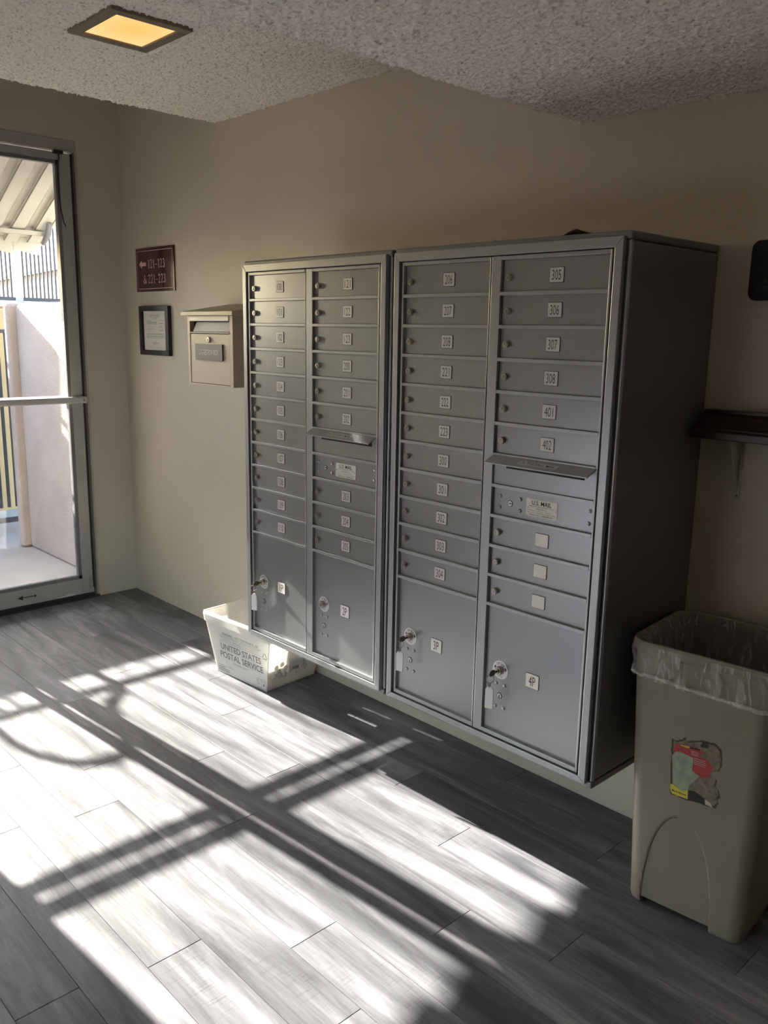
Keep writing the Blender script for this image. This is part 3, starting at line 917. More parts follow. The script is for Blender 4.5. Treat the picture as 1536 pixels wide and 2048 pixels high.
# ------------------------------------------------------------------ framed notice
FX0, FX1, FZ0, FZ1 = -1.708, -1.392, 1.409, 1.670
fr = thing('framed_notice', ((FX0 + FX1) / 2, D, FZ0), 'small black frame holding a printed notice, beneath the maroon sign', 'picture frame')
fw_ = .033
for a, b_, c, d_ in ((FX0, FX1, FZ0, FZ0 + fw_ * .8), (FX0, FX1, FZ1 - fw_ * .8, FZ1), (FX0, FX0 + fw_, FZ0 + fw_ * .8, FZ1 - fw_ * .8), (FX1 - fw_, FX1, FZ0 + fw_ * .8, FZ1 - fw_ * .8)):
    MB().box(a, b_, D - .022, D, c, d_, BLACK_F).build('frame_bar', fr, bevel=.002)
px0, px1, pz0, pz1 = FX0 + fw_, FX1 - fw_, FZ0 + fw_ * .8, FZ1 - fw_ * .8
pp = MB().box(px0, px1, D - .010, D - .002, pz0, pz1, PAPER).build('notice_sheet', fr)
q = MB()
yy = D - .0105
W_, H_ = px1 - px0, pz1 - pz0
for a, b_, c, d_ in ((.06, .94, .93, .935), (.06, .94, .075, .08), (.06, .065, .075, .935), (.935, .94, .075, .935)):
    rect(q, px0 + a * W_, px0 + b_ * W_, pz0 + c * H_, pz0 + d_ * H_, yy, INK_L)
rl = random.Random(2)
def words(x0, x1, z, h_, mm):
    x = x0
    while x < x1:
        l = rl.uniform(.03, .09); e = min(x + l, x1)
        rect(q, px0 + x * W_, px0 + e * W_, pz0 + z * H_, pz0 + (z + h_) * H_, yy, mm)
        x = e + .015
words(.27, .72, .885, .016, INK_G); words(.30, .70, .845, .012, INK_G); words(.40, .60, .815, .010, INK_L); words(.42, .58, .79, .010, INK_L)
for zc in (.745, .715, .695, .67): words(.15, .58 if zc != .745 else .35, zc, .010, INK_G)
for zc in (.755, .69, .675, .61, .575, .52, .50): words(.68, .86, zc, .009, INK_G)
for zc in (.585, .545, .53): words(.15, .45, zc, .008, INK_L)
for zc in (.42, .40, .365, .345, .32): words(.13, .88, zc, .009, INK_G)
words(.35, .66, .185, .013, INK_G); words(.40, .60, .155, .012, INK_G)
q.build('printed_text', fr)

# ------------------------------------------------------------------ suggestion box
BX0, BX1, BZ0, BZ1, BY = -.830, -.456, 1.302, 1.612, .225
sb_ = thing('suggestion_box', ((BX0 + BX1) / 2, D, BZ0), 'tan metal suggestion box with a sloping roof, fixed beside the left mailbox cabinet', 'letter box')
q = MB()
q.box(BX0, BX1, BY + .03, D, BZ0, BZ1, TAN)                       # carcass behind the front
q.box(BX0, BX0 + .022, BY, BY + .03, BZ0, BZ1, TAN)
q.box(BX1 - .026, BX1, BY, BY + .03, BZ0, BZ1, TAN)
q.box(BX0 + .022, BX1 - .026, BY, BY + .03, BZ0, BZ0 + .006, TAN)
q.build('box_body', sb_, bevel=.0015)
rz0, rz1 = 1.618, 1.672
A = [(BX0 - .010, BY - .028, 1.612), (BX1 + .040, BY - .028, 1.612), (BX1 + .040, D, 1.612), (BX0 - .010, D, 1.612)]
B_ = [(BX0 - .010, BY - .028, 1.630), (BX1 + .040, BY - .028, 1.630), (BX1 + .040, D, rz1), (BX0 - .010, D, rz1)]
MB().hexa(A, B_, TAN).build('roof', sb_, bevel=.0015)
MB().box(BX0 + .024, BX1 - .028, BY - .004, BY + .004, 1.588, 1.6115, TAN_L).build('slot_flap', sb_, bevel=.002)
MB().box(BX0 + .022, BX1 - .026, BY + .024, BY + .031, 1.536, 1.588, DARK).build('slot_opening', sb_)
q = MB()
A = [(BX0 + .045, BY + .004, 1.542), (BX1 - .034, BY + .004, 1.542), (BX1 - .034, BY + .024, 1.583), (BX0 + .045, BY + .024, 1.583)]
q.hexa([(a, b2, c - .001) for a, b2, c in A], [(a, b2 - .001, c + .001) for a, b2, c in A], PAPER_W)
q.build('slot_chute', sb_)
MB().box(BX0 + .018, BX1 - .022, BY - .003, BY + .026, 1.5345, 1.5395, TAN).build('slot_lip', sb_, bevel=.001)
dr = MB().box(BX0 + .0245, BX1 - .0285, BY + .002, BY + .026, BZ0 + .008, 1.5315, TAN).build('box_door', sb_, bevel=.001)
MB().box(BX0 + .0235, BX1 - .0275, BY + .006, BY + .029, BZ0 + .0065, 1.533, DARK).build('door_seam', sb_)
q = MB().lathe((-.647, BY + .002, 1.506), (0, -1, 0), [(.013, 0), (.013, .005), (.0105, .008), (.001, .0085)], NICKEL, 20)
q.box(-.648, -.646, BY - .0085, BY - .006, 1.501, 1.511, DARK)
q.build('lock', dr, smooth=40)
q = MB().prism([(px, BY - .006, pz) for px, pz in rrect(-.757, -.533, 1.414, 1.487, .005, 3)], PLAQUE, (0, .008, 0))
put_text(q, 'SUGGESTION BOX', (-.645, BY - .0064, 1.4505), (1, 0, 0), (0, 0, 1), .165, .024, PLAQUE_T, bold=.008)
q.build('plaque', dr)

# ------------------------------------------------------------------ postal tub on the floor
TC, TA = Vector((-.326, .286, 0)), math.radians(4.5)
tub = thing('mail_tub', TC, 'white plastic postal tub with grey printing, on the floor under the left mailbox cabinet', 'mail tub')
tub.rotation_euler = (0, 0, TA)
def build_local(mb, name, parent, **kw):
    o = mb.build(name, None, **kw); o.parent = parent; o.location = (0, 0, 0); return o
bw, bd, tw_, td_, th = .350, .285, .466, .345, .288
def tubp(side, u, h):
    """Point on an outer wall; u in -1..1 along the side, h from 0 to th."""
    f = min(h / th, 1.0)
    hw, hd = (bw + (tw_ - bw) * f) / 2, (bd + (td_ - bd) * f) / 2
    return {'f': (u * hw, -hd, h), 'r': (hw, u * hd, h), 'b': (-u * hw, hd, h), 'l': (-hw, -u * hd, h)}[side]
thick = .004
q = MB()
q.box(-bw / 2, bw / 2, -bd / 2, bd / 2, 0, .004, TUB)
for side in 'frbl':
    us = [-1, -.36, .36, 1]; hs = [0, .172, .240, th]
    nrm = {'f': (0, 1, 0), 'r': (-1, 0, 0), 'b': (0, -1, 0), 'l': (1, 0, 0)}[side]
    P = [[Vector(tubp(side, u, h)) for u in us] for h in hs]
    N_ = Vector(nrm) * thick
    for j in range(3):
        for i in range(3):
            if side in 'br' and i == 1 and j == 1: continue
            a, b_, c, d_ = P[j][i], P[j][i + 1], P[j + 1][i + 1], P[j + 1][i]
            q.add([a, b_, c, d_], [(0, 1, 2, 3)], TUB)
            q.add([a + N_, b_ + N_, c + N_, d_ + N_], [(3, 2, 1, 0)], TUB)
    if side in 'br':
        ring = [P[1][1], P[1][2], P[2][2], P[2][1]]
        for i in range(4):
            a, b_ = ring[i], ring[(i + 1) % 4]
            q.add([a, b_, b_ + N_, a + N_], [(3, 2, 1, 0)], TUB)
build_local(q, 'tub_body', tub)
# rolled rim
q = MB()
def ringp(off, z):
    hw, hd = tw_ / 2 + off, td_ / 2 + off
    return [(x, y, z) for x, y in rrect(-hw, hw, -hd, hd, .022, 4)]
rings = [ringp(-.012, th - .048), ringp(.004, th - .046), ringp(.008, th - .012), ringp(.005, th - .002), ringp(-.002, th), ringp(-.008, th - .004)]
n_ = len(rings[0])
for k in range(len(rings) - 1):
    q.add(rings[k] + rings[k + 1], [(i, (i + 1) % n_, n_ + (i + 1) % n_, n_ + i) for i in range(n_)], TUB)
build_local(q, 'tub_rim', tub, smooth=50)
# printing on the front (long) side
q = MB()
u0, u1 = Vector(tubp('f', -1, .0)), Vector(tubp('f', 1, 0))
vv = (Vector(tubp('f', 0, th)) - Vector(tubp('f', 0, 0))).normalized()
nf = Vector((1, 0, 0)).cross(vv)
def fp(x, h): return Vector(tubp('f', 0, 0)) + Vector((x, 0, 0)) + vv * h + nf * .0008
def ft(s, x, h, w_, hh, mm, bold=0.0): put_text(q, s, fp(x, h), (1, 0, 0), vv, w_, hh, mm, bold)
ft('WARNING - NOT FOR PRIVATE USE', .018, .206, .255, .011, INK_G, .006)
rectq = lambda x0, x1, h0, h1, mm: q.add([fp(x0, h0), fp(x1, h0), fp(x1, h1), fp(x0, h1)], [(0, 1, 2, 3)], mm)
rectq(-.135, .165, .1955, .1972, INK_L); rectq(-.135, .165, .1645, .1660, INK_L)
ft('MAXIMUM PENALTY FOR THEFT OR MISUSE OF POSTAL PROPERTY', .015, .188, .29, .008, INK_L)
ft('$1000 FINE & 3 YEARS IMPRISONMENT (18 USC 1707)', .015, .175, .25, .008, INK_L)
ft('UNITED STATES', .015, .141, .282, .030, INK_G, .010)
ft('POSTAL SERVICE', .015, .100, .300, .030, INK_G, .010)
ft('FOR MAIL ONLY', .005, .070, .105, .010, INK_L)
tri = [(.185, .190), (.203, .160), (.167, .160)]
for i in range(3):
    (xa, ha), (xb, hb) = tri[i], tri[(i + 1) % 3]
    dx, dh = xb - xa, hb - ha; l = math.hypot(dx, dh); nx, nh = -dh / l * .0016, dx / l * .0016
    xa2, ha2, xb2, hb2 = xa + dx * .12, ha + dh * .12, xa + dx * .86, ha + dh * .86
    q.add([fp(xa2 + nx, ha2 + nh), fp(xa2 - nx, ha2 - nh), fp(xb2 - nx, hb2 - nh), fp(xb2 + nx, hb2 + nh)], [(3, 2, 1, 0)], INK_G)
for j, (ww, mm) in enumerate(((.112, INK_L), (.055, INK), (.085, INK), (.082, INK))):
    rectq(-.165, -.165 + ww, .040 - .009 * j, .0425 - .009 * j, mm)
for a, b_, c, d_ in ((.115, .175, .050, .0515), (.115, .175, .006, .0075), (.115, .1165, .006, .05), (.1735, .175, .006, .05), (.115, .175, .041, .0425), (.144, .145, .006, .041)):
    rectq(a, b_, c, d_, INK_G)
q.add([fp(.160, .034), fp(.166, .026), fp(.160, .018), fp(.154, .026)], [(3, 2, 1, 0)], INK_G)
q.add([fp(.125, .032), fp(.131, .024), fp(.128, .022), (fp(.122, .030))], [(3, 2, 1, 0)], INK_G)
build_local(q, 'tub_printing', tub)
# right end: moulded round dimples and a peeling label
q = MB()
ar = Vector((0, 1, 0)); vr = (Vector(tubp('r', 0, th)) - Vector(tubp('r', 0, 0))).normalized(); nr = ar.cross(vr)
def rp_(y, h): return Vector(tubp('r', 0, 0)) + ar * y + vr * h
for (y, h) in [(-.105, .108), (-.073, .116), (-.088, .086), (-.110, .066), (-.078, .064), (-.050, .092), (-.048, .060), (.060, .090), (.075, .065), (.092, .100), (.030, .055)]:
    q.lathe(rp_(y, h), nr, [(.0125, .0002), (.0115, .0022), (.006, .003), (.001, .003)], TUB, 14)
build_local(q, 'dimples', tub, smooth=60)
q = MB()
lab = [(-.035, .125), (.055, .120), (.050, .072), (-.020, .066)]
q.add([rp_(y, h) + nr * .004 for y, h in lab], [(0, 1, 2, 3)], PAPER_W)
q.add([rp_(-.035, .125) + nr * .004, rp_(-.020, .066) + nr * .004, rp_(-.040, .075) + nr * .016], [(0, 1, 2)], PAPER_W)
for k in range(9):
    y = -.008 + .0042 * k
    q.add([rp_(y, .088) + nr * .0045, rp_(y + .0018 + .001 * (k % 2), .088) + nr * .0045, rp_(y + .0018 + .001 * (k % 2), .074) + nr * .0045, rp_(y, .074) + nr * .0045], [(3, 2, 1, 0)], INK_G)
build_local(q, 'shipping_label', tub)

# ------------------------------------------------------------------ trash can
CA = math.radians(5)
can = thing('trash_can', (1.669, .100, 0), 'tall grey-brown plastic trash can with a torn sticker, beside the right mailbox cabinet', 'trash can')
can.rotation_euler = (0, 0, CA)
CW0, CD0, CW1, CD1, CH = .315, .285, .385, .335, .770
def can_dims(f): return CW0 + (CW1 - CW0) * f, CD0 + (CD1 - CD0) * f
def front_y(z): return -(CD1 - CD0) / 2 * z / CH * 1.0
def loop(z, off=0.0, n=26):
    """Rounded rectangle outline at height z in the can's own frame (front-left bottom corner near the origin)."""
    f = z / CH
    w_, d_ = can_dims(f)
    cx, cy = CW0 / 2, CD0 / 2
    r = .035 + .012 * f
    x0, x1, y0, y1 = cx - w_ / 2 - off, cx + w_ / 2 + off, cy - d_ / 2 - off, cy + d_ / 2 + off
    r += off
    pts = []
    m_ = 7
    def side(ax, ay, bx, by, k): return [(ax + (bx - ax) * i / k, ay + (by - ay) * i / k) for i in range(k)]
    def arc(cx_, cy_, a0): return [(cx_ + r * math.cos(math.radians(a0 + 90 * i / m_)), cy_ + r * math.sin(math.radians(a0 + 90 * i / m_))) for i in range(m_)]
    pts += side(x0 + r, y0, x1 - r, y0, 60) + arc(x1 - r, y0 + r, 270)
    pts += side(x1, y0 + r, x1, y1 - r, n) + arc(x1 - r, y1 - r, 0)
    pts += side(x1 - r, y1, x0 + r, y1, n) + arc(x0 + r, y1 - r, 90)
    pts += side(x0, y1 - r, x0, y0 + r, n) + arc(x0 + r, y0 + r, 180)
    return pts
q = MB()
zs = [0.0, .004, .012] + [.012 + (CH - .03 - .012) * i / 110 for i in range(1, 111)]
rings = []
AX, AW, AH = CW0 / 2 - .022, .098, .300
for z in zs:
    L_ = loop(z, -.006 if z == 0 else (-.002 if z == .004 else 0))
    out = []
    for i, (x, y) in enumerate(L_):
        yy = y
        if i < 60 and z < AH:
            hw = AW * math.sqrt(max(0, 1 - (z / AH) ** 2)) ** .85
            e = (hw - abs(x - AX)) / .015
            k = max(0, min(1, e)); k = k * k * (3 - 2 * k)
            yy = y + .034 * k * (1 - .6 * (z / AH) ** 2)
        out.append((x, yy, z))
    rings.append(out)
n_ = len(rings[0])
V = [p for r in rings for p in r]
F = [(k * n_ + i, k * n_ + (i + 1) % n_, (k + 1) * n_ + (i + 1) % n_, (k + 1) * n_ + i) for k in range(len(rings) - 1) for i in range(n_)]
q.add(V, F, CAN)
q.add(rings[0], [tuple(range(n_ - 1, -1, -1))], CAN)
inner = [[(x, y, z) for x, y in loop(z, -.004)] for z in (CH - .03, .3, .02)]
V = [p for r in inner for p in r]
q.add(V, [(k * n_ + i, (k + 1) * n_ + i, (k + 1) * n_ + (i + 1) % n_, k * n_ + (i + 1) % n_)[::-1] for k in range(2) for i in range(n_)], CAN)
q.add(inner[2], [tuple(range(n_))], CAN)
build_local(q, 'can_body', can, smooth=45)
q = MB()
prof = [(-.004, CH - .032), (.003, CH - .032), (.008, CH - .028), (.009, CH - .008), (.006, CH), (-.001, CH), (-.004, CH - .006), (-.004, CH - .032)]
rings = [[(x, y, z) for x, y in loop(CH - .01, o_)] for o_, z in prof]
for k, (o_, z) in enumerate(prof): rings[k] = [(p[0], p[1], z) for p in rings[k]]
V = [p for r in rings for p in r]
q.add(V, [(k * n_ + i, k * n_ + (i + 1) % n_, (k + 1) * n_ + (i + 1) % n_, (k + 1) * n_ + i) for k in range(len(prof) - 1) for i in range(n_)], CAN)
build_local(q, 'can_rim', can, smooth=50)
# torn sticker: world x/z outlines on the front face
ca, sa = math.cos(CA), math.sin(CA)
def stick(q, pts, lift, m):
    P = []
    for X, Z in pts:
        lx = (X - 1.662 + .012) / ca
        z = Z
        P.append((lx, front_y(z) - lift, z))
    q.add(P[::-1], [tuple(range(len(P)))], m)
RES = [(1.7454, .522), (1.756, .5187), (1.7669, .5241), (1.78, .5362), (1.7856, .5275), (1.8036, .5356), (1.8171, .5407), (1.8363, .5433), (1.8588, .5448), (1.8702, .5317), (1.8751, .5115), (1.8744, .4901), (1.8692, .4751), (1.8455, .4618), (1.851, .4522), (1.8673, .4495), (1.8635, .4301), (1.8746, .4217), (1.8782, .4078), (1.8725, .397), (1.8769, .387), (1.8681, .3723), (1.843, .3696), (1.7985, .367), (1.7562, .3659), (1.7509, .3772), (1.7516, .3961), (1.7473, .4754), (1.7468, .4934)]
RED = [(1.7548, .5122), (1.7913, .5178), (1.8286, .5167), (1.8188, .4987), (1.8351, .4979), (1.8551, .48), (1.851, .4641), (1.8447, .4472), (1.8269, .4398), (1.8049, .4488), (1.7990, .40), (1.7545, .40), (1.7500, .478)]
GRN = [(1.7486, .4746), (1.757, .4889), (1.7674, .4929), (1.8047, .4883), (1.8035, .4518), (1.8242, .4435), (1.7994, .4077), (1.7982, .395), (1.78, .3847), (1.7557, .3978)]
YEL = [(1.7506, .3932), (1.7572, .3948), (1.78, .3847), (1.7972, .3933), (1.7985, .367), (1.7561, .3671), (1.7509, .3772)]
BLK = [(1.7983, .3938), (1.8146, .3972), (1.8413, .3869), (1.8442, .3701), (1.8152, .367), (1.7985, .367)]
WHT = [(1.8427, .3851), (1.8558, .3812), (1.8636, .3715), (1.8447, .3709)]
BT = [(1.7938, .5157), (1.8192, .519), (1.8185, .514), (1.7954, .5116)]
BB = [(1.8183, .5281), (1.8252, .5402), (1.8351, .544), (1.8399, .5364), (1.8389, .529), (1.8255, .525)]
YT = [(1.7679, .513), (1.7914, .5166), (1.7919, .5114), (1.7694, .5106)]
q = MB()
cxr = sum(a for a, _ in RES) / len(RES); czr = sum(b_ for _, b_ in RES) / len(RES)
rg = random.Random(9)
edge = []
for i in range(len(RES)):
    a, b_ = RES[i], RES[(i + 1) % len(RES)]
    for k in range(3):
        t_ = k / 3; x, z = a[0] + (b_[0] - a[0]) * t_, a[1] + (b_[1] - a[1]) * t_
        s_ = 1 + rg.uniform(.0, .05)
        edge.append((cxr + (x - cxr) * s_, czr + (z - czr) * s_))
stick(q, edge, .0006, ST_EDGE)
stick(q, [(cxr + (x - cxr) * .955, czr + (z - czr) * .965) for x, z in RES], .0009, ST_RES)
stick(q, RED, .0012, ST_RED); stick(q, GRN, .0015, ST_GRN); stick(q, YEL, .0018, ST_YEL); stick(q, BLK, .0018, ST_BLK)
stick(q, WHT, .0018, ST_WHT); stick(q, BT, .0018, ST_BLK); stick(q, BB, .0018, ST_BLK); stick(q, YT, .0018, ST_YEL)
for j in range(7):
    z = .507 - .0045 * j if j < 3 else .490 - .0052 * (j - 3)
    x0 = 1.797 if j < 3 else 1.806
    stick(q, [(x0, z), (x0 + (.020 if j < 3 else .032 - .002 * abs(j - 5)), z), (x0 + (.020 if j < 3 else .032 - .002 * abs(j - 5)), z - .0014), (x0, z - .0014)], .0020, ST_WHT)
put_text(q, 'More Secure', ((1.7745 - 1.650) / ca, front_y(.376) - .0022, .3775), (1, 0, 0), (0, 0, 1), .038, .006, ST_BLK, bold=.02)
build_local(q, 'torn_sticker', can)

# clear liner bag folded over the rim
bag = thing('trash_bag', (1.662, .100, CH - .1), 'clear plastic liner bag folded over the rim of the trash can', 'trash bag')
bag.rotation_euler = (0, 0, CA)
bag.location = (1.669, .100, 0)
rg = random.Random(12)
n_ = len(loop(.7))
ph = [rg.uniform(0, 6.28) for _ in range(8)]
def wob(i, k): 
    t_ = i / n_ * 2 * PI
    return .5 + .5 * math.sin(23 * t_ + ph[k % 8]) * .5 + .25 * math.sin(51 * t_ + ph[(k + 3) % 8])
q = MB()
hang = []
levels = [(.0115, CH - .006), (.0135, CH - .030), (.009, CH - .050), (.0075, CH - .068), (.0105, CH - .078), (.012, CH - .088), (.0105, CH - .098), (.006, CH - .101)]
rings = []
for k, (o_, z) in enumerate(levels):
    L_ = loop(min(z, CH - .01), o_)
    sag = .010
    r_ = []
    for i, (x, y) in enumerate(L_):
        bx = wob(i, k) * .004
        dz = -sag * (i / 60 if i < 60 else 1 if i < 90 else .4) if k > 1 else 0
        cx, cy = CW0 / 2, CD0 / 2
        dx, dy = x - cx, y - cy; l = math.hypot(dx, dy)
        r_.append((x + dx / l * bx, y + dy / l * bx, z + dz + (wob(i, k + 2) - .5) * .006 * (k > 0)))
    rings.append(r_)
V = [p for r in rings for p in r]
q.add(V, [(k * n_ + i, (k + 1) * n_ + i, (k + 1) * n_ + (i + 1) % n_, k * n_ + (i + 1) % n_) for k in range(len(levels) - 1) for i in range(n_)], FILM)
build_local(q, 'bag_cuff', bag, smooth=70)
TWIST = film_mat('bag_twist')
for nd in TWIST.node_tree.nodes:
    if nd.type == 'VALTORGB': nd.color_ramp.elements[0].color = (.45, .45, .45, 1); nd.color_ramp.elements[1].color = (.9, .9, .9, 1)
q = MB()
tw = []
L_ = loop(CH - .09, .0115)
for i, (x, y) in enumerate(L_):
    if i % 3: continue
    sag = .012 * (i / 60 if i < 60 else 1 if i < 90 else .4)
    tw.append((x, y, CH - .088 - sag + (wob(i, 5) - .5) * .003))
q.tube(tw, [.0045 + .0022 * wob(i, 1) for i in range(len(tw))], TWIST, 7, True)
build_local(q, 'bag_twisted_edge', bag, smooth=70)
q = MB()
rings = []
lv = [(.004, CH + .002), (-.006, CH - .004), (-.012, CH - .05), (-.016, CH - .12), (-.022, CH - .22), (-.030, CH - .34), (-.045, CH - .46)]
for k, (o_, z) in enumerate(lv):
    L_ = loop(min(z, CH - .01), o_)
    r_ = []
    for i, (x, y) in enumerate(L_):
        bx = -wob(i, k // 2) * (.006 + .008 * k) * (k > 0)
        cx, cy = CW0 / 2, CD0 / 2
        dx, dy = x - cx, y - cy; l = math.hypot(dx, dy)
        r_.append((x + dx / l * bx, y + dy / l * bx, z))
    rings.append(r_)
V = [p for r in rings for p in r]
q.add(V, [(k * n_ + i, (k + 1) * n_ + i, (k + 1) * n_ + (i + 1) % n_, k * n_ + (i + 1) % n_) for k in range(len(lv) - 1) for i in range(n_)], FILM)
q.add(rings[-1], [tuple(range(n_))], FILM)
build_local(q, 'bag_lining', bag, smooth=70)

# ------------------------------------------------------------------ wall shelf and dark panel at the right
sh = thing('wall_shelf', (2.1, D, 1.11), 'dark brown moulded wall shelf with a white bracket, to the right of the mailboxes', 'shelf')
x0, x1 = 1.600, 2.9
MB().box(x0 + .005, x1, .352, D, 1.281, 1.303, WOOD).build('shelf_board', sh, bevel=.003)
prof = [(D, 1.303), (.372, 1.303), (.372, 1.309), (.385, 1.314), (.398, 1.327), (.408, 1.342), (.420, 1.349), (.420, 1.356), (D, 1.356)]
MB().prism([(x0 + .008, a, b_) for a, b_ in prof][::-1], WOOD, (x1 - x0 - .008, 0, 0)).build('crown_moulding', sh)
for bx in (1.705, 2.5):
    q = MB()
    q.box(bx - .008, bx + .008, D - .004, D, 1.105, 1.281, BRKT)
    q.box(bx - .008, bx + .008, .375, D - .004, 1.277, 1.281, BRKT)
    q.prism([(bx - .0015, D - .004, 1.13), (bx - .0015, D - .004, 1.277), (bx - .0015, .39, 1.277)], BRKT, (.003, 0, 0))
    for z in (1.117, 1.262):
        q.lathe((bx + .001, D - .004, z), (0, -1, 0), [(.0035, 0), (.002, .002)], FRAME_D, 8)
    q.build('bracket', sh)
pn = thing('wall_panel', (1.80, D, 1.650), 'black wall panel with rounded corners, above the dark shelf', 'panel')
q = MB().prism([(a, D - .012, c) for a, c in rrect(1.683, 1.93, 1.652, 1.808, .022, 5)][::-1], BLACK_G, (0, .012, 0))
q.build('panel_board', pn)
q = MB()
WP = mat('panel_print', (.10, .095, .09), .6)
for z, tall in ((1.7035, 1), (1.686, .85)):
    for j in range(6):
        c = (1.727 + .0115 * j, D - .0125, z)
        ring = [(c[0] + .0045 * math.cos(a), c[1], c[2] + .0052 * tall * math.sin(a)) for a in [2 * PI * i / 14 for i in range(14)]]
        ring2 = [(c[0] + .0033 * math.cos(a), c[1], c[2] + .0040 * tall * math.sin(a)) for a in [2 * PI * i / 14 for i in range(14)]]
        q.add(ring + ring2, [(i, (i + 1) % 14, 14 + (i + 1) % 14, 14 + i) for i in range(14)], WP)
q.build('panel_marks', pn)

# ------------------------------------------------------------------ outside the glass doors
m = MB().box(-40, 40, -40, 40, -.30, -.02, CONCRETE)
structure('ground', m, 'concrete paving outside the entrance')
# low stucco wall that runs out from the building beside the door
prof = [(.405, -.02), (.405, 1.655), (.412, 1.685), (.430, 1.703), (.455, 1.708), (.72, 1.708), (.745, 1.70), (.76, 1.68), (.76, -.02)]
q = MB().prism([(-3.40, a, b_) for a, b_ in prof][::-1], STUCCO, (1.325, 0, 0))
o = q.build('stucco_wall', loc=(-2.8, .58, -.02), bevel=.018, seg=3, smooth=40)
MB().prism([(a, b_, -.02) for a, b_ in rrect(-3.47, -3.39, .345, .60, .025, 4)], STUCCO, (0, 0, 1.725)).build('end_pier', o, bevel=.02, smooth=40)
tag(o, 'low pink stucco wall standing outside beside the glass door', 'garden wall')
# dirt line along its foot
# gate with pickets and an arched scroll
gt = thing('iron_gate', (-3.95, -.55, -.02), 'black iron picket gate beyond the pink stucco wall', 'gate')
GX = -3.95
for za, zb in ((1.500, 1.526), (.06, .10)):
    MB().box(GX - .018, GX + .018, -1.9, .78, za, zb, IRON).build('gate_rail', gt)
MB().box(GX - .012, GX + .012, -1.9, .78, .10, .155, IRON_G).build('kick_plate', gt)
src = None
y = .765
while y > -1.9:
    if src is None:
        src = MB().box(-.010, .010, -.010, .010, 0, 1.323, IRON).build('picket', gt); src.location = (0, y + .55, .197)
    else:
        c = src.copy(); COL.objects.link(c); c.location = (0, y + .55, .197)
    y -= .060 if y > .36 or y < -.9 else 1.3
arch = [(-.545, 1.40), (-.551, 1.46), (-.547, 1.506), (-.570, 1.542), (-.628, 1.571), (-.689, 1.603), (-.741, 1.666), (-.790, 1.735), (-.86, 1.787), (-.915, 1.795), (-.97, 1.787), (-1.038, 1.759), (-1.092, 1.70), (-1.113, 1.636), (-1.108, 1.571), (-1.10, 1.513)]
def smooth_path(P, n=6):
    out = []
    for i in range(len(P) - 1):
        p0, p1, p2, p3 = P[max(i - 1, 0)], P[i], P[i + 1], P[min(i + 2, len(P) - 1)]
        for k in range(n):
            t_ = k / n
            out.append(tuple(.5 * ((2 * b_) + (-a + c) * t_ + (2 * a - 5 * b_ + 4 * c - d_) * t_ ** 2 + (-a + 3 * b_ - 3 * c + d_) * t_ ** 3) for a, b_, c, d_ in zip(p0, p1, p2, p3)))
    out.append(P[-1]); return out
MB().tube([(GX, a, b_) for a, b_ in smooth_path(arch)], .024, IRON, 8).build('gate_arch', gt, smooth=50)
# tan garden wall just past the gate
q = MB().box(-4.65, -4.5, -9, 6, -.02, 1.686, STUCCO_T)
tag(q.build('tan_wall', loc=(-4.57, -1, -.02), bevel=.01), 'long tan stucco wall behind the iron gate', 'garden wall')
# raised pink wall with a tall picket fence
q = MB().box(-6.15, -5.85, -9, 8, -.02, 1.735, STUCCO_P)
q.box(-6.2, -5.80, -9, 8, 1.735, 1.772, WHITE_CURB)
tag(q.build('pink_wall', loc=(-6, -.5, -.02)), 'pale pink wall with a white coping under the tall picket fence', 'garden wall')
fc = thing('picket_fence', (-6.0, 0, 1.772), 'tall iron picket fence standing on the pale pink wall', 'fence')
FX = -6.0
for za, zb in ((1.795, 1.83), (3.52, 3.56)):
    MB().box(FX - .02, FX + .02, -5, 5, za, zb, IRON).build('fence_rail', fc)
src = None
y = 3.6
while y > -4.2:
    if src is None:
        src = MB().box(-.007, .007, -.008, .008, 0, 1.70, IRON).build('picket', fc); src.location = (0, y, .05)
        wide = MB().box(-.009, .009, -.009, .009, 0, 1.70, IRON)
        wide = wide.build('picket', fc); wide.location = (0, .48, .05); wide_n = 1
    elif y > .55:
        c = src.copy(); COL.objects.link(c); c.location = (0, y, .05)
    else:
        c = wide.copy(); COL.objects.link(c); c.location = (0, y, .05)
    y -= .040 if y > .62 else .120
src = None
for y in (4.2, 1.42, -2.6):
    if src is None:
        src = MB().box(-.035, .035, -.035, .035, 0, 1.85, IRON_G).build('fence_post', fc); src.location = (0, y, 0)
    else:
        c = src.copy(); COL.objects.link(c); c.location = (0, y, 0)
# apartment building across the way
ab = thing('apartment_building', (-11.0, 3.86, -.02), 'pale stucco apartment building with a tan band, beyond the picket fence', 'building')
FAR_P = mat('far_pink_stucco', (0.135, 0.10, 0.085), 0.9)
FAR_T = mat('far_tan_stucco', (0.15, 0.095, 0.045), 0.9)
FAR_W = mat('far_white_stucco', (0.30, 0.295, 0.29), 0.9)
ab.rotation_euler = (0, 0, math.radians(-9))
for nm, off, z0, z1, m_ in (('ground_storey', 0, 0, 2.43, FAR_P), ('tan_band', -.05, 2.43, 2.60, FAR_T), ('balcony_parapet', .10, 2.60, 3.02, FAR_W), ('upper_storey', .35, 3.02, 3.40, FAR_P), ('upper_band', .30, 3.40, 3.75, FAR_T)):
    build_local(MB().box(-16, 3.2, off, 6, z0, z1, m_), nm, ab)
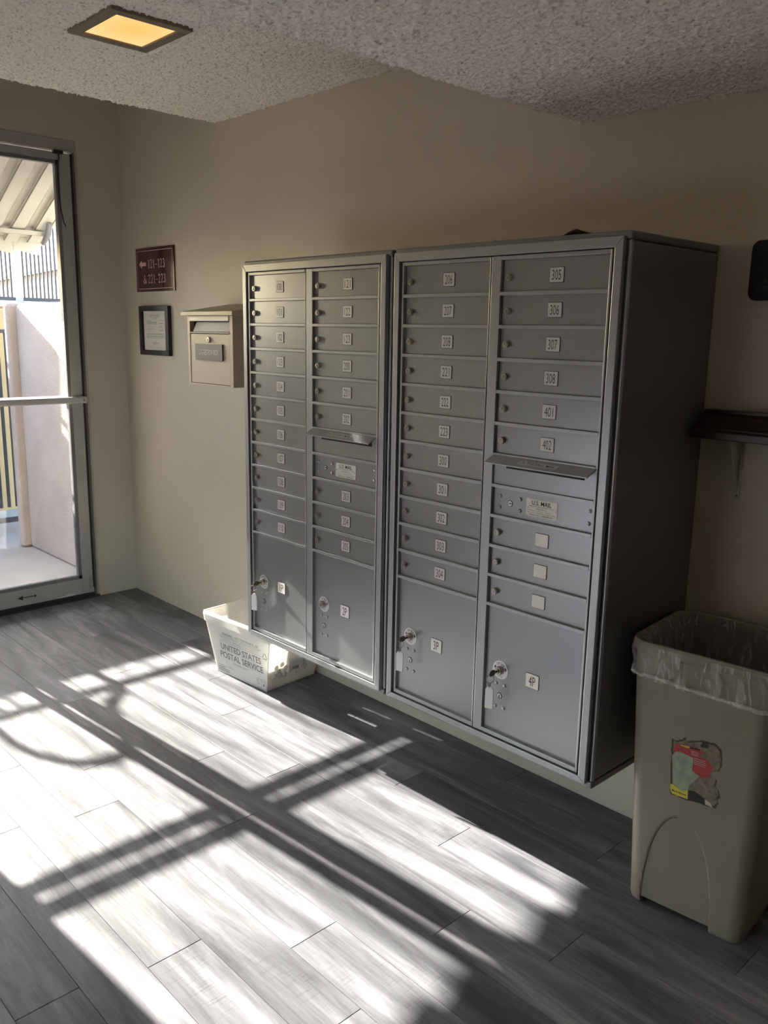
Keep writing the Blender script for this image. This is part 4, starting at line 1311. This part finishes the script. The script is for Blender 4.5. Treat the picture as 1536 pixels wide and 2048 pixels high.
# aluminium awning over the doors
aw = thing('awning', (-2.07, -.6, 2.43), 'cream ribbed aluminium awning over the glass doors', 'awning')
ax0, az0, ax1, az1 = -2.83, 2.062, -2.07, 2.44
dl = Vector((ax1 - ax0, 0, az1 - az0)); nl = Vector((-dl.z, 0, dl.x)).normalized()
yE = .378
y = yE
k = 0
while y > -2.95:
    wdt = .082 if k % 2 == 0 else .070
    off = 0.0 if k % 2 == 0 else .030
    a = Vector((ax0, y, az0)) + nl * off
    P = [a, a + dl, a + dl - Vector((0, wdt, 0)), a - Vector((0, wdt, 0))]
    q = MB().hexa([p for p in P], [p + nl * .004 for p in P], AWN)
    # upturned flanges
    for yy in (0, -wdt + .004):
        A = [a + Vector((0, yy, 0)), a + dl + Vector((0, yy, 0)), a + dl + Vector((0, yy - .004, 0)), a + Vector((0, yy - .004, 0))]
        q.hexa(A, [p + nl * (.034 if k % 2 == 0 else -.026) for p in A], AWN)
    q.build('awning_pan', aw)
    y -= wdt - .006
    k += 1
# front beam, hung valance of scalloped pieces, side arm
pA = Vector((ax0, 0, az0)) + dl * .16 - nl * .022
MB().box(pA.x - .012, pA.x + .018, -2.95, yE - .012, pA.z - .006, pA.z + .018, AWN_D).build('front_beam', aw)
y = yE - .004
k = 0
while y > -2.95:
    wv = .165
    n_ = 8
    topz = az0 + .03
    pts = [(ax0 - .006, y, topz)]
    for i in range(n_ + 1):
        t_ = i / n_
        pts.append((ax0 - .006, y - wv * t_, 1.992 + .022 * math.sin(PI * .5 * t_) ** 2))
    pts.append((ax0 - .006, y - wv, topz))
    MB().prism(pts, AWN, (.005, 0, 0)).build('valance_piece', aw)
    y -= wv - .002
    k += 1
a = Vector((ax0 - .01, yE, az0 - .012))
q = MB().hexa([a, a + dl * 1.01, a + dl * 1.01 + Vector((0, .012, 0)), a + Vector((0, .012, 0))], [p + nl * .05 for p in (a, a + dl * 1.01, a + dl * 1.01 + Vector((0, .012, 0)), a + Vector((0, .012, 0)))], mat('awning_side_trim', (.72, .60, .42), .6))
q.build('side_channel', aw)
c0 = Vector((ax0, yE - .03, az0)) + dl * .30 - nl * .01
c1 = Vector((ax0, yE - .02, az0)) + dl * .10 - nl * .05
q = MB().tube([c0, c0 * .6 + c1 * .4 - nl * .02, c1], [.016, .020, .014], FRAME_D, 8)
q.build('arm_bracket', aw, smooth=60)
